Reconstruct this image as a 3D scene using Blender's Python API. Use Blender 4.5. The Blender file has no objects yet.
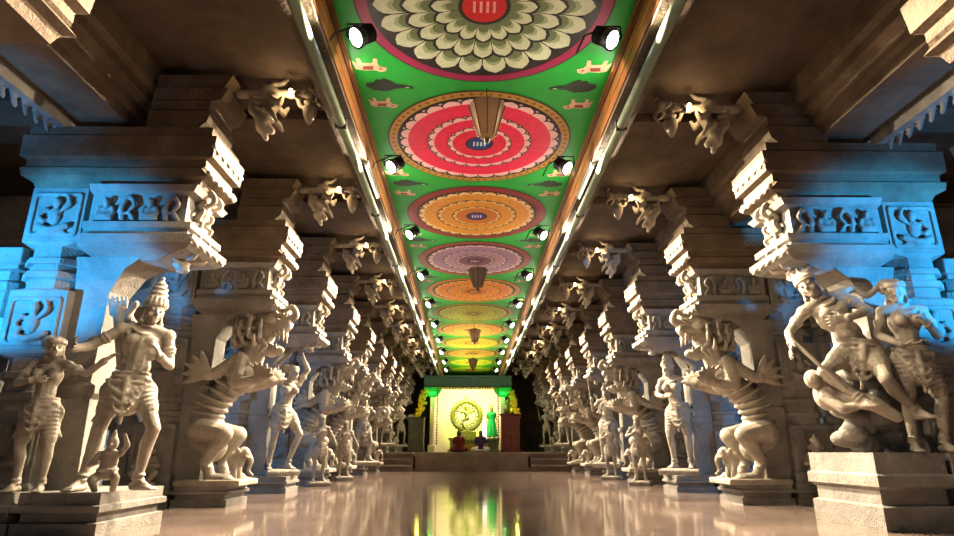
import bpy, math, random
import numpy as np
from mathutils import Vector, Matrix
R = math.radians
PI = math.pi
scn = bpy.context.scene
COL = scn.collection
random.seed(7)

# ------------------------------------------------------------------ materials
def _mat(name):
    m = bpy.data.materials.new(name); m.use_nodes = True
    nt = m.node_tree
    return m, nt, nt.nodes['Principled BSDF']

def stone(name, c1, c2, scale=3.0, bump=0.35, rough=0.75, fine=60.0, spec=0.25):
    m, nt, b = _mat(name)
    N, L = nt.nodes, nt.links
    g = N.new('ShaderNodeNewGeometry')
    n1 = N.new('ShaderNodeTexNoise'); n1.inputs['Scale'].default_value = scale; n1.inputs['Detail'].default_value = 8
    n1.inputs['Roughness'].default_value = 0.65
    L.new(g.outputs['Position'], n1.inputs['Vector'])
    r = N.new('ShaderNodeValToRGB')
    r.color_ramp.elements[0].position = 0.32; r.color_ramp.elements[1].position = 0.68
    r.color_ramp.elements[0].color = (*c1, 1); r.color_ramp.elements[1].color = (*c2, 1)
    L.new(n1.outputs['Fac'], r.inputs['Fac'])
    n2 = N.new('ShaderNodeTexNoise'); n2.inputs['Scale'].default_value = fine; n2.inputs['Detail'].default_value = 4
    L.new(g.outputs['Position'], n2.inputs['Vector'])
    n3 = N.new('ShaderNodeTexVoronoi'); n3.inputs['Scale'].default_value = fine * .28
    L.new(g.outputs['Position'], n3.inputs['Vector'])
    mx = N.new('ShaderNodeMath'); mx.operation = 'MULTIPLY_ADD'; mx.inputs[1].default_value = 0.5
    L.new(n3.outputs['Distance'], mx.inputs[0]); L.new(n2.outputs['Fac'], mx.inputs[2])
    bp = N.new('ShaderNodeBump'); bp.inputs['Strength'].default_value = bump; bp.inputs['Distance'].default_value = 0.02
    L.new(mx.outputs[0], bp.inputs['Height'])
    L.new(bp.outputs['Normal'], b.inputs['Normal'])
    L.new(r.outputs['Color'], b.inputs['Base Color'])
    b.inputs['Roughness'].default_value = rough
    b.inputs['Specular IOR Level'].default_value = spec
    return m

def paint(name, c, rough=0.45, metal=0.0, var=0.12, scale=9.0, spec=0.4):
    m, nt, b = _mat(name)
    N, L = nt.nodes, nt.links
    g = N.new('ShaderNodeNewGeometry')
    n1 = N.new('ShaderNodeTexNoise'); n1.inputs['Scale'].default_value = scale; n1.inputs['Detail'].default_value = 5
    L.new(g.outputs['Position'], n1.inputs['Vector'])
    r = N.new('ShaderNodeValToRGB')
    r.color_ramp.elements[0].position = 0.3; r.color_ramp.elements[1].position = 0.7
    r.color_ramp.elements[0].color = (*[x * (1 - var) for x in c], 1)
    r.color_ramp.elements[1].color = (*[min(1, x * (1 + var)) for x in c], 1)
    L.new(n1.outputs['Fac'], r.inputs['Fac']); L.new(r.outputs['Color'], b.inputs['Base Color'])
    b.inputs['Roughness'].default_value = rough; b.inputs['Metallic'].default_value = metal
    b.inputs['Specular IOR Level'].default_value = spec
    return m

def glow(name, c, s):
    m, nt, b = _mat(name)
    b.inputs['Base Color'].default_value = (*c, 1)
    b.inputs['Emission Color'].default_value = (*c, 1); b.inputs['Emission Strength'].default_value = s
    return m

def srgb(r, g, b):
    f = lambda v: (v / 255 / 12.92) if v / 255 < .04045 else ((v / 255 + .055) / 1.055) ** 2.4
    return (f(r), f(g), f(b))

M = {}
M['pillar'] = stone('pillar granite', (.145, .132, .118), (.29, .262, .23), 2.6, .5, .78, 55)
M['corbel'] = stone('shaded corbel stone', (.085, .06, .04), (.20, .145, .10), 2.2, .5, .8, 55)  # pillar stone darkened: the shade under the roof is put into the colour
M['statue'] = stone('carved granite', (.23, .195, .155), (.44, .38, .30), 5.0, .35, .6, 110, .4)
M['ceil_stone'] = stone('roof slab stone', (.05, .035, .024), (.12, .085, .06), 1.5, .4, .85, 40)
M['floor'] = None
M['dais'] = stone('dais stone', (.15, .11, .09), (.25, .19, .16), 2.0, .3, .5, 60)
M['green'] = paint('green ceiling paint', srgb(0, 152, 40), .5, 0, .10, 4)
M['brown_paint'] = paint('ochre beam paint', srgb(128, 76, 24), .45, 0, .3, 5)
M['red_paint'] = paint('dark red beam paint', srgb(84, 34, 16), .4, 0, .25, 5)
M['gold_line'] = paint('yellow line paint', srgb(160, 112, 40), .4)
M['pipe'] = paint('pale green pipe enamel', srgb(116, 128, 108), .35, .1, .15, 6)
M['black_metal'] = paint('black metal', (.02, .02, .022), .45, .3)
M['steel'] = paint('steel', (.35, .35, .33), .35, .9)
M['lamp'] = glow('floodlight lens', (.93, 1, .97), 14)
M['bulb'] = glow('warm bulb', (1, .78, .42), 30)
def cloth_mat():
    m, nt, b = _mat('grey brown lantern cloth'); N, L = nt.nodes, nt.links
    b.inputs['Base Color'].default_value = (*srgb(128, 108, 90), 1); b.inputs['Roughness'].default_value = .9; b.inputs['Specular IOR Level'].default_value = 0
    t = N.new('ShaderNodeBsdfTranslucent'); t.inputs['Color'].default_value = (*srgb(150, 126, 104), 1)
    mx = N.new('ShaderNodeMixShader'); mx.inputs[0].default_value = .5
    L.new(b.outputs[0], mx.inputs[1]); L.new(t.outputs[0], mx.inputs[2]); L.new(mx.outputs[0], N['Material Output'].inputs['Surface'])
    return m
M['lantern'] = cloth_mat()
M['lantern_rib'] = paint('dark lantern rib', srgb(70, 52, 40), .7)
M['cream'] = paint('cream plaster', srgb(238, 222, 180), .7, 0, .05)
M['bronze'] = paint('gilded bronze', (.13, .16, .012), .35, .1, .3, 12)
M['green_enamel'] = paint('green enamel', srgb(20, 150, 60), .4)
M['gold_cloth'] = paint('yellow garland', srgb(170, 146, 26), .8, 0, .3, 30)
M['maroon'] = paint('dark maroon wood', srgb(92, 30, 28), .5, 0, .3, 8)
M['olive'] = paint('dark olive cabinet', srgb(62, 66, 42), .4, 0, .2, 8)
M['skin'] = paint('brown skin', srgb(120, 78, 54), .6, 0, .05)
M['hair'] = paint('black hair', (.012, .01, .01), .5)
M['red_sari'] = paint('maroon cloth', srgb(96, 14, 26), .8, 0, .2, 30)
M['purple_sari'] = paint('purple cloth', srgb(52, 18, 80), .8, 0, .2, 30)
M['white_cloth'] = paint('white cloth', srgb(235, 230, 225), .8, 0, .05, 30)
M['crimson'] = paint('crimson cloth', srgb(120, 16, 30), .8, 0, .2, 30)
M['blue_cloth'] = paint('teal beam paint', srgb(40, 74, 66), .5, 0, .2, 6)

def floor_mat():
    m, nt, b = _mat('polished stone floor')
    N, L = nt.nodes, nt.links
    g = N.new('ShaderNodeNewGeometry')
    n1 = N.new('ShaderNodeTexNoise'); n1.inputs['Scale'].default_value = 1.1; n1.inputs['Detail'].default_value = 9
    n1.inputs['Roughness'].default_value = .7
    L.new(g.outputs['Position'], n1.inputs['Vector'])
    r = N.new('ShaderNodeValToRGB')
    r.color_ramp.elements[0].position = .3; r.color_ramp.elements[1].position = .7
    r.color_ramp.elements[0].color = (.15, .108, .092, 1); r.color_ramp.elements[1].color = (.27, .20, .17, 1)
    L.new(n1.outputs['Fac'], r.inputs['Fac'])
    # slab joints
    br = N.new('ShaderNodeTexBrick'); br.inputs['Scale'].default_value = 1.0
    br.inputs['Brick Width'].default_value = 1.2; br.inputs['Row Height'].default_value = .8
    br.inputs['Mortar Size'].default_value = .006
    br.inputs['Color1'].default_value = (1, 1, 1, 1); br.inputs['Color2'].default_value = (.93, .93, .93, 1)
    br.inputs['Mortar'].default_value = (.6, .55, .5, 1)
    L.new(g.outputs['Position'], br.inputs['Vector'])
    mx = N.new('ShaderNodeMix'); mx.data_type = 'RGBA'; mx.blend_type = 'MULTIPLY'; mx.inputs[0].default_value = 1
    L.new(r.outputs['Color'], mx.inputs[6]); L.new(br.outputs['Color'], mx.inputs[7])
    L.new(mx.outputs[2], b.inputs['Base Color'])
    n2 = N.new('ShaderNodeTexNoise'); n2.inputs['Scale'].default_value = 3.5; n2.inputs['Detail'].default_value = 3
    L.new(g.outputs['Position'], n2.inputs['Vector'])
    bp = N.new('ShaderNodeBump'); bp.inputs['Strength'].default_value = .06; bp.inputs['Distance'].default_value = .02
    L.new(n2.outputs['Fac'], bp.inputs['Height']); L.new(bp.outputs['Normal'], b.inputs['Normal'])
    rr = N.new('ShaderNodeMapRange'); rr.inputs['To Min'].default_value = .03; rr.inputs['To Max'].default_value = .13
    L.new(n1.outputs['Fac'], rr.inputs['Value']); L.new(rr.outputs['Result'], b.inputs['Roughness'])
    b.inputs['Specular IOR Level'].default_value = .5
    return m
M['floor'] = floor_mat()

# ------------------------------------------------------------------ mesh helpers
class MB:
    """collects polygons for one mesh object"""
    def __init__(s): s.v = []; s.f = []; s.mi = []
    def poly(s, pts, mi=0):
        n = len(s.v); s.v += [tuple(p) for p in pts]; s.f.append(tuple(range(n, n + len(pts)))); s.mi.append(mi)
    def raw(s, V, F, mi=0):
        n = len(s.v); s.v += [tuple(p) for p in V]
        s.f += [tuple(i + n for i in f) for f in F]; s.mi += [mi] * len(F)
    def box(s, x0, x1, y0, y1, z0, z1, mi=0):
        s.stack([(z0, x0, x1, y0, y1), (z1, x0, x1, y0, y1)], mi)
    def stack(s, prof, mi=0, ch=0.0):
        """loft of rectangles (z,x0,x1,y0,y1[,chamfer])"""
        rings = []
        for p in prof:
            z, x0, x1, y0, y1 = p[:5]; c = p[5] if len(p) > 5 else ch
            c = max(c, 0.0005)
            rings.append([(x0 + c, y0, z), (x1 - c, y0, z), (x1, y0 + c, z), (x1, y1 - c, z), (x1 - c, y1, z), (x0 + c, y1, z), (x0, y1 - c, z), (x0, y0 + c, z)])
        V = [q for r in rings for q in r]; F = []
        for i in range(len(rings) - 1):
            for k in range(8):
                a, b2 = i * 8 + k, i * 8 + (k + 1) % 8
                F.append((a, b2, b2 + 8, a + 8))
        F.append(tuple(range(7, -1, -1))); t = (len(rings) - 1) * 8
        F.append(tuple(range(t, t + 8)))
        s.raw(V, F, mi)
    def lathe(s, c, prof, n=16, mi=0, axis='z'):
        V = []; F = []
        for (r, z) in prof:
            for k in range(n):
                a = 2 * PI * k / n
                V.append((c[0] + r * math.cos(a), c[1] + r * math.sin(a), c[2] + z))
        for i in range(len(prof) - 1):
            for k in range(n):
                a, b2 = i * n + k, i * n + (k + 1) % n
                F.append((a, b2, b2 + n, a + n))
        F.append(tuple(range(n - 1, -1, -1))); t = (len(prof) - 1) * n
        F.append(tuple(range(t, t + n)))
        s.raw(V, F, mi)
    def tube(s, pts, r, n=8, mi=0):
        pts = [Vector(p) for p in pts]
        rs = r if isinstance(r, (list, tuple)) else [r] * len(pts)
        V = []; F = []
        for i, p in enumerate(pts):
            d = (pts[min(i + 1, len(pts) - 1)] - pts[max(i - 1, 0)]).normalized()
            up = Vector((0, 0, 1)) if abs(d.z) < .9 else Vector((1, 0, 0))
            a = d.cross(up).normalized(); b2 = d.cross(a)
            for k in range(n):
                t = 2 * PI * k / n
                V.append(p + a * (rs[i] * math.cos(t)) + b2 * (rs[i] * math.sin(t)))
        for i in range(len(pts) - 1):
            for k in range(n):
                a, b2 = i * n + k, i * n + (k + 1) % n
                F.append((a, b2, b2 + n, a + n))
        F.append(tuple(range(n - 1, -1, -1))); t = (len(pts) - 1) * n
        F.append(tuple(range(t, t + n)))
        s.raw(V, F, mi)
    def build(s, name, mats, parent=None, smooth=False, loc=None, bevel=0.0):
        me = bpy.data.meshes.new(name)
        me.from_pydata(s.v, [], s.f)
        mats = mats if isinstance(mats, (list, tuple)) else [mats]
        for m in mats: me.materials.append(m)
        me.polygons.foreach_set('material_index', s.mi)
        if smooth: me.polygons.foreach_set('use_smooth', [True] * len(me.polygons))
        import bmesh
        bm = bmesh.new(); bm.from_mesh(me); bmesh.ops.recalc_face_normals(bm, faces=bm.faces); bm.to_mesh(me); bm.free()
        me.update()
        o = bpy.data.objects.new(name, me); COL.objects.link(o)
        if parent: o.parent = parent
        if loc: o.location = loc
        if bevel:
            b = o.modifiers.new('edge', 'BEVEL'); b.width = bevel; b.segments = 2; b.limit_method = 'ANGLE'; b.angle_limit = R(40)
        return o

def tag(o, label=None, cat=None, group=None, kind=None):
    if cat and not kind: kind = 'thing'
    if label: o['label'] = label
    if cat: o['category'] = cat
    if group: o['group'] = group
    if kind: o['kind'] = kind
    return o
def empty(name, loc, rz=0, label=None, cat=None, group=None, kind=None):
    o = bpy.data.objects.new(name, None); COL.objects.link(o)
    o.location = loc; o.rotation_euler = (0, 0, rz); o.empty_display_size = .1
    return tag(o, label, cat, group, kind)
KIDS = {}
def copy_tree(o, parent=None):
    c = o.copy(); COL.objects.link(c)
    if parent: c.parent = parent
    for ch in [k for k in list(bpy.data.objects) if k.parent == o]: copy_tree(ch, c)
    return c
def place(o, loc, rz, label, group=None, s=None):
    o.location = loc; o.rotation_euler = (0, 0, rz); o['label'] = label
    if group: o['group'] = group
    if s: o.scale = (s, s, s)
    return o

# ------------------------------------------------------------------ clay: union of rounded pieces, remeshed into one skin
class Clay:
    def __init__(s): s.V = []; s.F = []; s.n = 0
    def _add(s, V, F):
        s.V.append(np.asarray(V, float)); s.F += [tuple(i + s.n for i in f) for f in F]; s.n += len(V)
    def cap(s, p0, p1, r0, r1=None, n=10):
        r1 = r0 if r1 is None else r1
        p0 = np.array(p0, float); p1 = np.array(p1, float); d = p1 - p0; L = np.linalg.norm(d)
        if L < 1e-6: d = np.array([0, 0, 1.]); L = 1e-6
        d = d / L; up = np.array([0, 0, 1.]) if abs(d[2]) < .9 else np.array([1., 0, 0])
        a = np.cross(d, up); a /= np.linalg.norm(a); b = np.cross(d, a)
        rings = [(p0, r0, -t) for t in (80, 50, 22)] + [(p0, r0, 0), (p1, r1, 0)] + [(p1, r1, t) for t in (22, 50, 80)]
        V = []; ang = np.arange(n) * 2 * PI / n
        for (p, r, t) in rings:
            c = p + d * (r * math.sin(R(t))); q = r * math.cos(R(t))
            V += [c + a * (q * math.cos(w)) + b * (q * math.sin(w)) for w in ang]
        F = []
        for i in range(len(rings) - 1):
            for k in range(n):
                x, y = i * n + k, i * n + (k + 1) % n
                F.append((x, y, y + n, x + n))
        F.append(tuple(range(n - 1, -1, -1))); t = (len(rings) - 1) * n; F.append(tuple(range(t, t + n)))
        s._add(V, F)
    def chain(s, pts, rs):
        if not isinstance(rs, (list, tuple)): rs = [rs] * len(pts)
        for i in range(len(pts) - 1): s.cap(pts[i], pts[i + 1], rs[i], rs[i + 1])
    def curve(s, pts, r0, r1=None, n=5):
        """smooth catmull-rom rope"""
        P = [np.array(p, float) for p in pts]; r1 = r0 if r1 is None else r1
        Q = [P[0]] + P + [P[-1]]; out = []
        for i in range(1, len(Q) - 2):
            for k in range(n):
                t = k / n
                out.append(.5 * (2 * Q[i] + (Q[i + 1] - Q[i - 1]) * t + (2 * Q[i - 1] - 5 * Q[i] + 4 * Q[i + 1] - Q[i + 2]) * t * t + (3 * Q[i] - Q[i - 1] - 3 * Q[i + 1] + Q[i + 2]) * t ** 3))
        out.append(P[-1]); m = len(out)
        s.chain(out, [r0 + (r1 - r0) * i / (m - 1) for i in range(m)])
    def ell(s, c, r, rot=None, n=12, m=8):
        V = []; F = []
        r = np.array([r] * 3 if np.isscalar(r) else r, float)
        for i in range(m + 1):
            t = PI * (i + .02) / (m + .04)
            for k in range(n):
                w = 2 * PI * k / n
                V.append(np.array([math.sin(t) * math.cos(w), math.sin(t) * math.sin(w), math.cos(t)]) * r)
        V = np.array(V)
        if rot is not None: V = V @ np.array(rot).T
        V = V + np.array(c, float)
        for i in range(m):
            for k in range(n):
                x, y = i * n + k, i * n + (k + 1) % n
                F.append((x, x + n, y + n, y))
        F.append(tuple(range(n))); F.append(tuple(range((m + 1) * n - 1, m * n - 1, -1)))
        s._add(V, F)
    def ring(s, c, nrm, Rr, r, n=18, sq=1.0, ax=None, a0=0, a1=360):
        nrm = np.array(nrm, float); nrm /= np.linalg.norm(nrm)
        up = np.array([0, 0, 1.]) if abs(nrm[2]) < .9 else np.array([0, 1., 0])
        a = np.cross(nrm, up); a /= np.linalg.norm(a); b = np.cross(nrm, a); c = np.array(c, float)
        pts = [c + a * Rr * math.cos(R(a0 + (a1 - a0) * k / n)) + b * Rr * sq * math.sin(R(a0 + (a1 - a0) * k / n)) for k in range(n + 1)]
        s.chain(pts, r)
    def box(s, x0, x1, y0, y1, z0, z1):
        V = [(x0, y0, z0), (x1, y0, z0), (x1, y1, z0), (x0, y1, z0), (x0, y0, z1), (x1, y0, z1), (x1, y1, z1), (x0, y1, z1)]
        s._add(V, [(3, 2, 1, 0), (4, 5, 6, 7), (0, 1, 5, 4), (1, 2, 6, 5), (2, 3, 7, 6), (3, 0, 4, 7)])
    def lathe(s, c, prof, n=16):
        V = []; F = []
        for (r, z) in prof:
            for k in range(n): V.append((c[0] + r * math.cos(2 * PI * k / n), c[1] + r * math.sin(2 * PI * k / n), c[2] + z))
        for i in range(len(prof) - 1):
            for k in range(n):
                a, b = i * n + k, i * n + (k + 1) % n
                F.append((a, b, b + n, a + n))
        F.append(tuple(range(n - 1, -1, -1))); t = (len(prof) - 1) * n; F.append(tuple(range(t, t + n)))
        s._add(V, F)
    def xf(s, mat):
        A = np.array(mat)
        s.V = [v @ A[:3, :3].T + A[:3, 3] for v in s.V]
    def build(s, name, mat, parent=None, vox=.012, smooth=2, loc=None):
        me = bpy.data.meshes.new('clay'); me.from_pydata([tuple(p) for p in np.concatenate(s.V)], [], s.F); me.update()
        t = bpy.data.objects.new('clay', me); COL.objects.link(t)
        md = t.modifiers.new('r', 'REMESH'); md.mode = 'VOXEL'; md.voxel_size = vox; md.use_smooth_shade = True
        if smooth:
            sm = t.modifiers.new('s', 'SMOOTH'); sm.factor = .5; sm.iterations = smooth
        bpy.context.view_layer.update()
        dg = bpy.context.evaluated_depsgraph_get()
        nm = bpy.data.meshes.new_from_object(t.evaluated_get(dg)); nm.name = name
        bpy.data.objects.remove(t); bpy.data.meshes.remove(me)
        nm.materials.clear(); nm.materials.append(mat)
        nm.polygons.foreach_set('use_smooth', [True] * len(nm.polygons))
        o = bpy.data.objects.new(name, nm); COL.objects.link(o)
        if parent: o.parent = parent
        if loc: o.location = loc
        return o

def v3(*a): return np.array(a, float)

# ------------------------------------------------------------------ figures
def hand(cl, w, d, nrm, thumb, s=1.0, curl=25, fan=9):
    """palm, four unequal bent fingers and a thumb leaving the side of the palm; w wrist, d pointing, nrm palm normal, thumb +1/-1 side"""
    w = v3(*w); d = v3(*d); d /= np.linalg.norm(d); nrm = v3(*nrm); nrm = nrm - d * nrm.dot(d); nrm /= np.linalg.norm(nrm)
    sd = np.cross(d, nrm) * thumb
    for k in (-1.2, -.4, .4, 1.2): cl.cap(w + d * .012 * s + sd * k * .012 * s, w + d * .085 * s + sd * k * .022 * s, .016 * s, .0135 * s, 8)
    L = [.060, .074, .080, .070]
    for i, k in enumerate((-1.5, -.5, .5, 1.5)):
        a = R(k * fan); p = w + d * .088 * s + sd * k * .021 * s
        q = d * math.cos(a) + sd * math.sin(a)
        for j, (fl, r) in enumerate(((.45, .0105), (.32, .0095), (.25, .0085))):
            b = R(curl * (.5 + j * .7))
            e = q * math.cos(b) + nrm * math.sin(b)
            n = p + e * L[i] * fl * s; cl.cap(p, n, r * s, r * .93 * s, 8); p = n
    p = w + d * .025 * s + sd * .034 * s
    n = p + (d * .55 + sd * .75 + nrm * .3) * .045 * s; cl.cap(p, n, .015 * s, .012 * s, 8)
    n2 = n + (d * .85 + sd * .35 + nrm * .4) * .034 * s; cl.cap(n, n2, .0115 * s, .009 * s, 8)

def foot(cl, an, d, s=1.0):
    an = v3(*an); d = v3(d[0], d[1], 0); d /= np.linalg.norm(d); sd = v3(-d[1], d[0], 0); z = v3(0, 0, 1)
    base = v3(an[0], an[1], an[2] - .045 * s)
    cl.cap(base - d * .035 * s, base + d * .03 * s, .038 * s, .036 * s)
    cl.cap(an, base + d * .10 * s - z * .005 * s, .034 * s, .026 * s)
    for k in (-1, 0, 1): cl.cap(base + d * .02 * s + sd * k * .014 * s - z * .008 * s, base + d * .135 * s + sd * k * .022 * s - z * .016 * s, .027 * s, .018 * s, 8)
    for i, k in enumerate((-2, -1, 0, 1, 2)):
        cl.cap(base + d * .14 * s + sd * k * .0165 * s - z * .02 * s, base + d * (.185 - abs(k) * .008) * s + sd * k * .019 * s - z * .022 * s, .012 * s, .0105 * s, 8)

def head(cl, c, fwd, up, s=1.0, ear=True):
    c = v3(*c); f = v3(*fwd); f /= np.linalg.norm(f); u = v3(*up); u = u - f * u.dot(f); u /= np.linalg.norm(u); r = np.cross(f, u)
    P = lambda x, y, z: c + (r * x + f * y + u * z) * s
    rot = np.stack([r, f, u], 1)
    E = lambda p, q: cl.ell(P(*p), np.array(q) * s, rot)
    E((0, -.005, .02), (.080, .098, .105)); E((0, .022, -.05), (.062, .072, .075)); E((0, .066, -.098), (.028, .026, .022))
    cl.cap(P(0, .092, .018), P(0, .118, -.030), .012 * s, .017 * s, 8)
    for q in (-1, 1):
        E((q * .012, .106, -.035), (.011, .010, .009))
        E((q * .034, .080, .008), (.021, .018, .013)); cl.cap(P(q * .012, .095, .034), P(q * .058, .074, .032), .009 * s, .008 * s, 8)
        E((q * .045, .062, -.04), (.024, .022, .026))
        if ear:
            E((q * .082, -.005, -.005), (.012, .028, .042)); cl.cap(P(q * .084, 0, -.04), P(q * .088, 0, -.085), .010 * s, .012 * s, 8)
            E((q * .090, .002, -.105), (.022, .024, .024))
    cl.cap(P(-.024, .084, -.062), P(.024, .084, -.062), .010 * s, .010 * s, 8); cl.cap(P(-.018, .082, -.077), P(.018, .082, -.077), .0105 * s, .0105 * s, 8)
    return P, rot

J0 = dict(pelvis=(0, 0, .93), waist=(0, -.005, 1.08), chest=(0, 0, 1.28), neck=(0, .01, 1.45), head=(0, -.02, 1.60),
          sa=(-.19, 0, 1.40), sb=(.19, 0, 1.40), ea=(-.27, .02, 1.13), eb=(.27, .02, 1.13), wa=(-.29, -.08, .90), wb=(.29, -.08, .90),
          ha=(-.10, 0, .90), hb=(.10, 0, .90), ka=(-.13, -.03, .50), kb=(.13, -.03, .50), aa=(-.13, .02, .085), ab=(.13, .02, .085),
          fa=(-.25, -1, 0), fb=(.25, -1, 0), da=(0, -.3, -1), db=(0, -.3, -1), na=(1, 0, 0), nb=(-1, 0, 0), face=(0, -1, 0), up=(0, 0, 1), ta=1, tb=-1,
          curl=25)

def human(body, J, fem=False, s=1.0, jewel=True, arms2=None):
    """one continuous body; returns the head frame"""
    j = dict(J0); j.update(J); g = {k: (v3(*v) if isinstance(v, tuple) else v) for k, v in j.items()}
    B = body
    sx = v3(*(g['sb'] - g['sa'])); sx /= np.linalg.norm(sx)
    hx = g['hb'] - g['ha']; hx = hx / np.linalg.norm(hx)
    def frame(x, u):
        u = u - x * u.dot(x); u = u / np.linalg.norm(u); return np.stack([x, np.cross(u, x), u], 1)
    tu = g['neck'] - g['waist']; fr = frame(sx, tu); fw = -fr[:, 1]
    hu = g['waist'] - g['pelvis']; fh = frame(hx, hu)
    wS = .155 if fem else .175
    B.ell(g['chest'], (wS, .112, .165), fr); B.ell(g['chest'] + (g['neck'] - g['chest']) * .45, (wS * .95, .085, .09), fr)
    B.ell(g['waist'], (.112 if fem else .132, .09 if fem else .102, .13), fr)
    B.cap(g['waist'], g['chest'], .10, .12); B.cap(g['pelvis'], g['waist'], .125, .10)
    B.ell(g['pelvis'], (.172 if fem else .158, .122, .118), fh)
    for q in (-1, 1):
        B.ell(g['pelvis'] + hx * q * .075 + fh[:, 1] * .055 - fh[:, 2] * .03, (.085, .085, .095), fh)
        if fem: B.ell(g['chest'] + sx * q * .078 + fw * .105 + fr[:, 2] * .0, (.068, .066, .066), fr)
        else: B.ell(g['chest'] + sx * q * .075 + fw * .068 + fr[:, 2] * .035, (.075, .05, .06), fr)
    B.cap(g['neck'] - (g['head'] - g['neck']) * .2, g['head'], .058, .052)
    for q in ('sa', 'sb'): B.cap(g['neck'], g[q], .055, .058)
    def arm(S, E, W):
        B.cap(S, E, .056 if not fem else .050, .041); m = E + (W - E) * .3; B.cap(E, m, .041, .044); B.cap(m, W, .044, .029)
        B.ell(S, .066 if not fem else .058)
    arm(g['sa'], g['ea'], g['wa']); arm(g['sb'], g['eb'], g['wb'])
    hand(B, g['wa'], g['da'], g['na'], g['ta'], 1.05, g['curl']); hand(B, g['wb'], g['db'], g['nb'], g['tb'], 1.05, g['curl'])
    for (S, E, W, d, n, t) in (arms2 or []):
        S, E, W = v3(*S), v3(*E), v3(*W); arm(S, E, W); hand(B, W, d, n, t, 1.0, 20)
    def leg(H, K, A, F):
        B.cap(H, K, .098 if fem else .094, .060); m = K + (A - K) * .33
        back = np.cross(np.cross(F, v3(0, 0, 1)), v3(0, 0, 1)); back = v3(-F[0], -F[1], 0); back /= np.linalg.norm(back)
        B.cap(K, m + back * .018, .058, .060); B.cap(m + back * .018, A, .058, .034); B.ell(K, .061)
        foot(B, A, F, 1.05)
    leg(g['ha'], g['ka'], g['aa'], g['fa']); leg(g['hb'], g['kb'], g['ab'], g['fb'])
    P, rot = head(B, g['head'], g['face'], g['up'])
    if jewel:
        nk = g['neck']; tn = g['head'] - nk
        B.ring(nk + tn * .1, tn, .066, .012); B.ring(nk - tn * .22 + fw * .02, tn + fw * .05, .105, .012, sq=.85); B.ring(nk - tn * .5 + fw * .045, tn * .8 + fw * .12, .13, .013, sq=.75)
        for (a, b) in (('sa', 'ea'), ('sb', 'eb')):
            d = g[b] - g[a]; B.ring(g[a] + d * .45, d, .052, .012, 12); B.ring(g[a] + d * .56, d, .05, .009, 12)
        for (a, b) in (('ea', 'wa'), ('eb', 'wb')):
            d = g[b] - g[a]
            for t in (.80, .90, 1.0): B.ring(g[a] + d * t, d, .035, .009, 12)
        for (a, b) in (('ka', 'aa'), ('kb', 'ab')):
            d = g[b] - g[a]; B.ring(g[a] + d * .88, d, .042, .012, 12); B.ring(g[a] + d * .97, d, .046, .012, 12)
    g['P'] = P; g['fw'] = fw; g['fh'] = fh; g['hx'] = hx; g['rot'] = rot
    return g

def crown(cl, g, kind='tall'):
    P = g['P']; f = lambda x, y, z: P(x, y, z); up = P(0, 0, 1) - P(0, 0, 0)
    cl.ring(P(0, -.005, .055), up, .088, .017, 18, 1.12); cl.ring(P(0, -.005, .085), up, .088, .014, 18, 1.12)
    if kind == 'tall':
        prof = [(.02, .088, .05), (.09, .090, .0), (.14, .082, .0), (.19, .072, 0), (.24, .056, 0), (.285, .036, 0), (.32, .018, 0)]
        for i in range(len(prof) - 1): cl.cap(P(0, -.01, prof[i][0]), P(0, -.015, prof[i + 1][0]), prof[i][1], prof[i + 1][1])
        for z, r in ((.13, .088), (.18, .078), (.23, .066), (.275, .048)): cl.ring(P(0, -.012, z), up, r, .010, 16)
        for k in range(7):
            a = R(-75 + 25 * k); cl.cap(P(.095 * math.sin(a), .1 * math.cos(a), .075), P(.088 * math.sin(a), .092 * math.cos(a), .135), .018, .009, 8)
        cl.ell(P(0, -.015, .335), .022)
    elif kind == 'bun':
        cl.ell(P(0, -.03, .045), (.088, .098, .10), g['rot']); cl.ell(P(.075, -.105, .07), (.085, .085, .09), g['rot'])
        cl.ring(P(.05, -.075, .06), P(.07, -.1, .07) - P(0, 0, 0), .07, .013, 14)
        for k in range(5): cl.ell(P(-.06 + .03 * k, .06 - abs(k - 2) * .012, .10), .018)
    else:
        cl.ell(P(0, -.015, .06), (.088, .098, .085), g['rot'])
        for k in range(5):
            a = -.9 + .45 * k; cl.cap(P(.06 * math.sin(a), .04, .10), P(.15 * math.sin(a), -.02, .21 - abs(a) * .05), .026, .012, 8)
        for k in range(4): cl.ring(P(0, -.015, .06 + .025 * k), up, .088 - .012 * k, .009, 16, 1.1)

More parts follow.
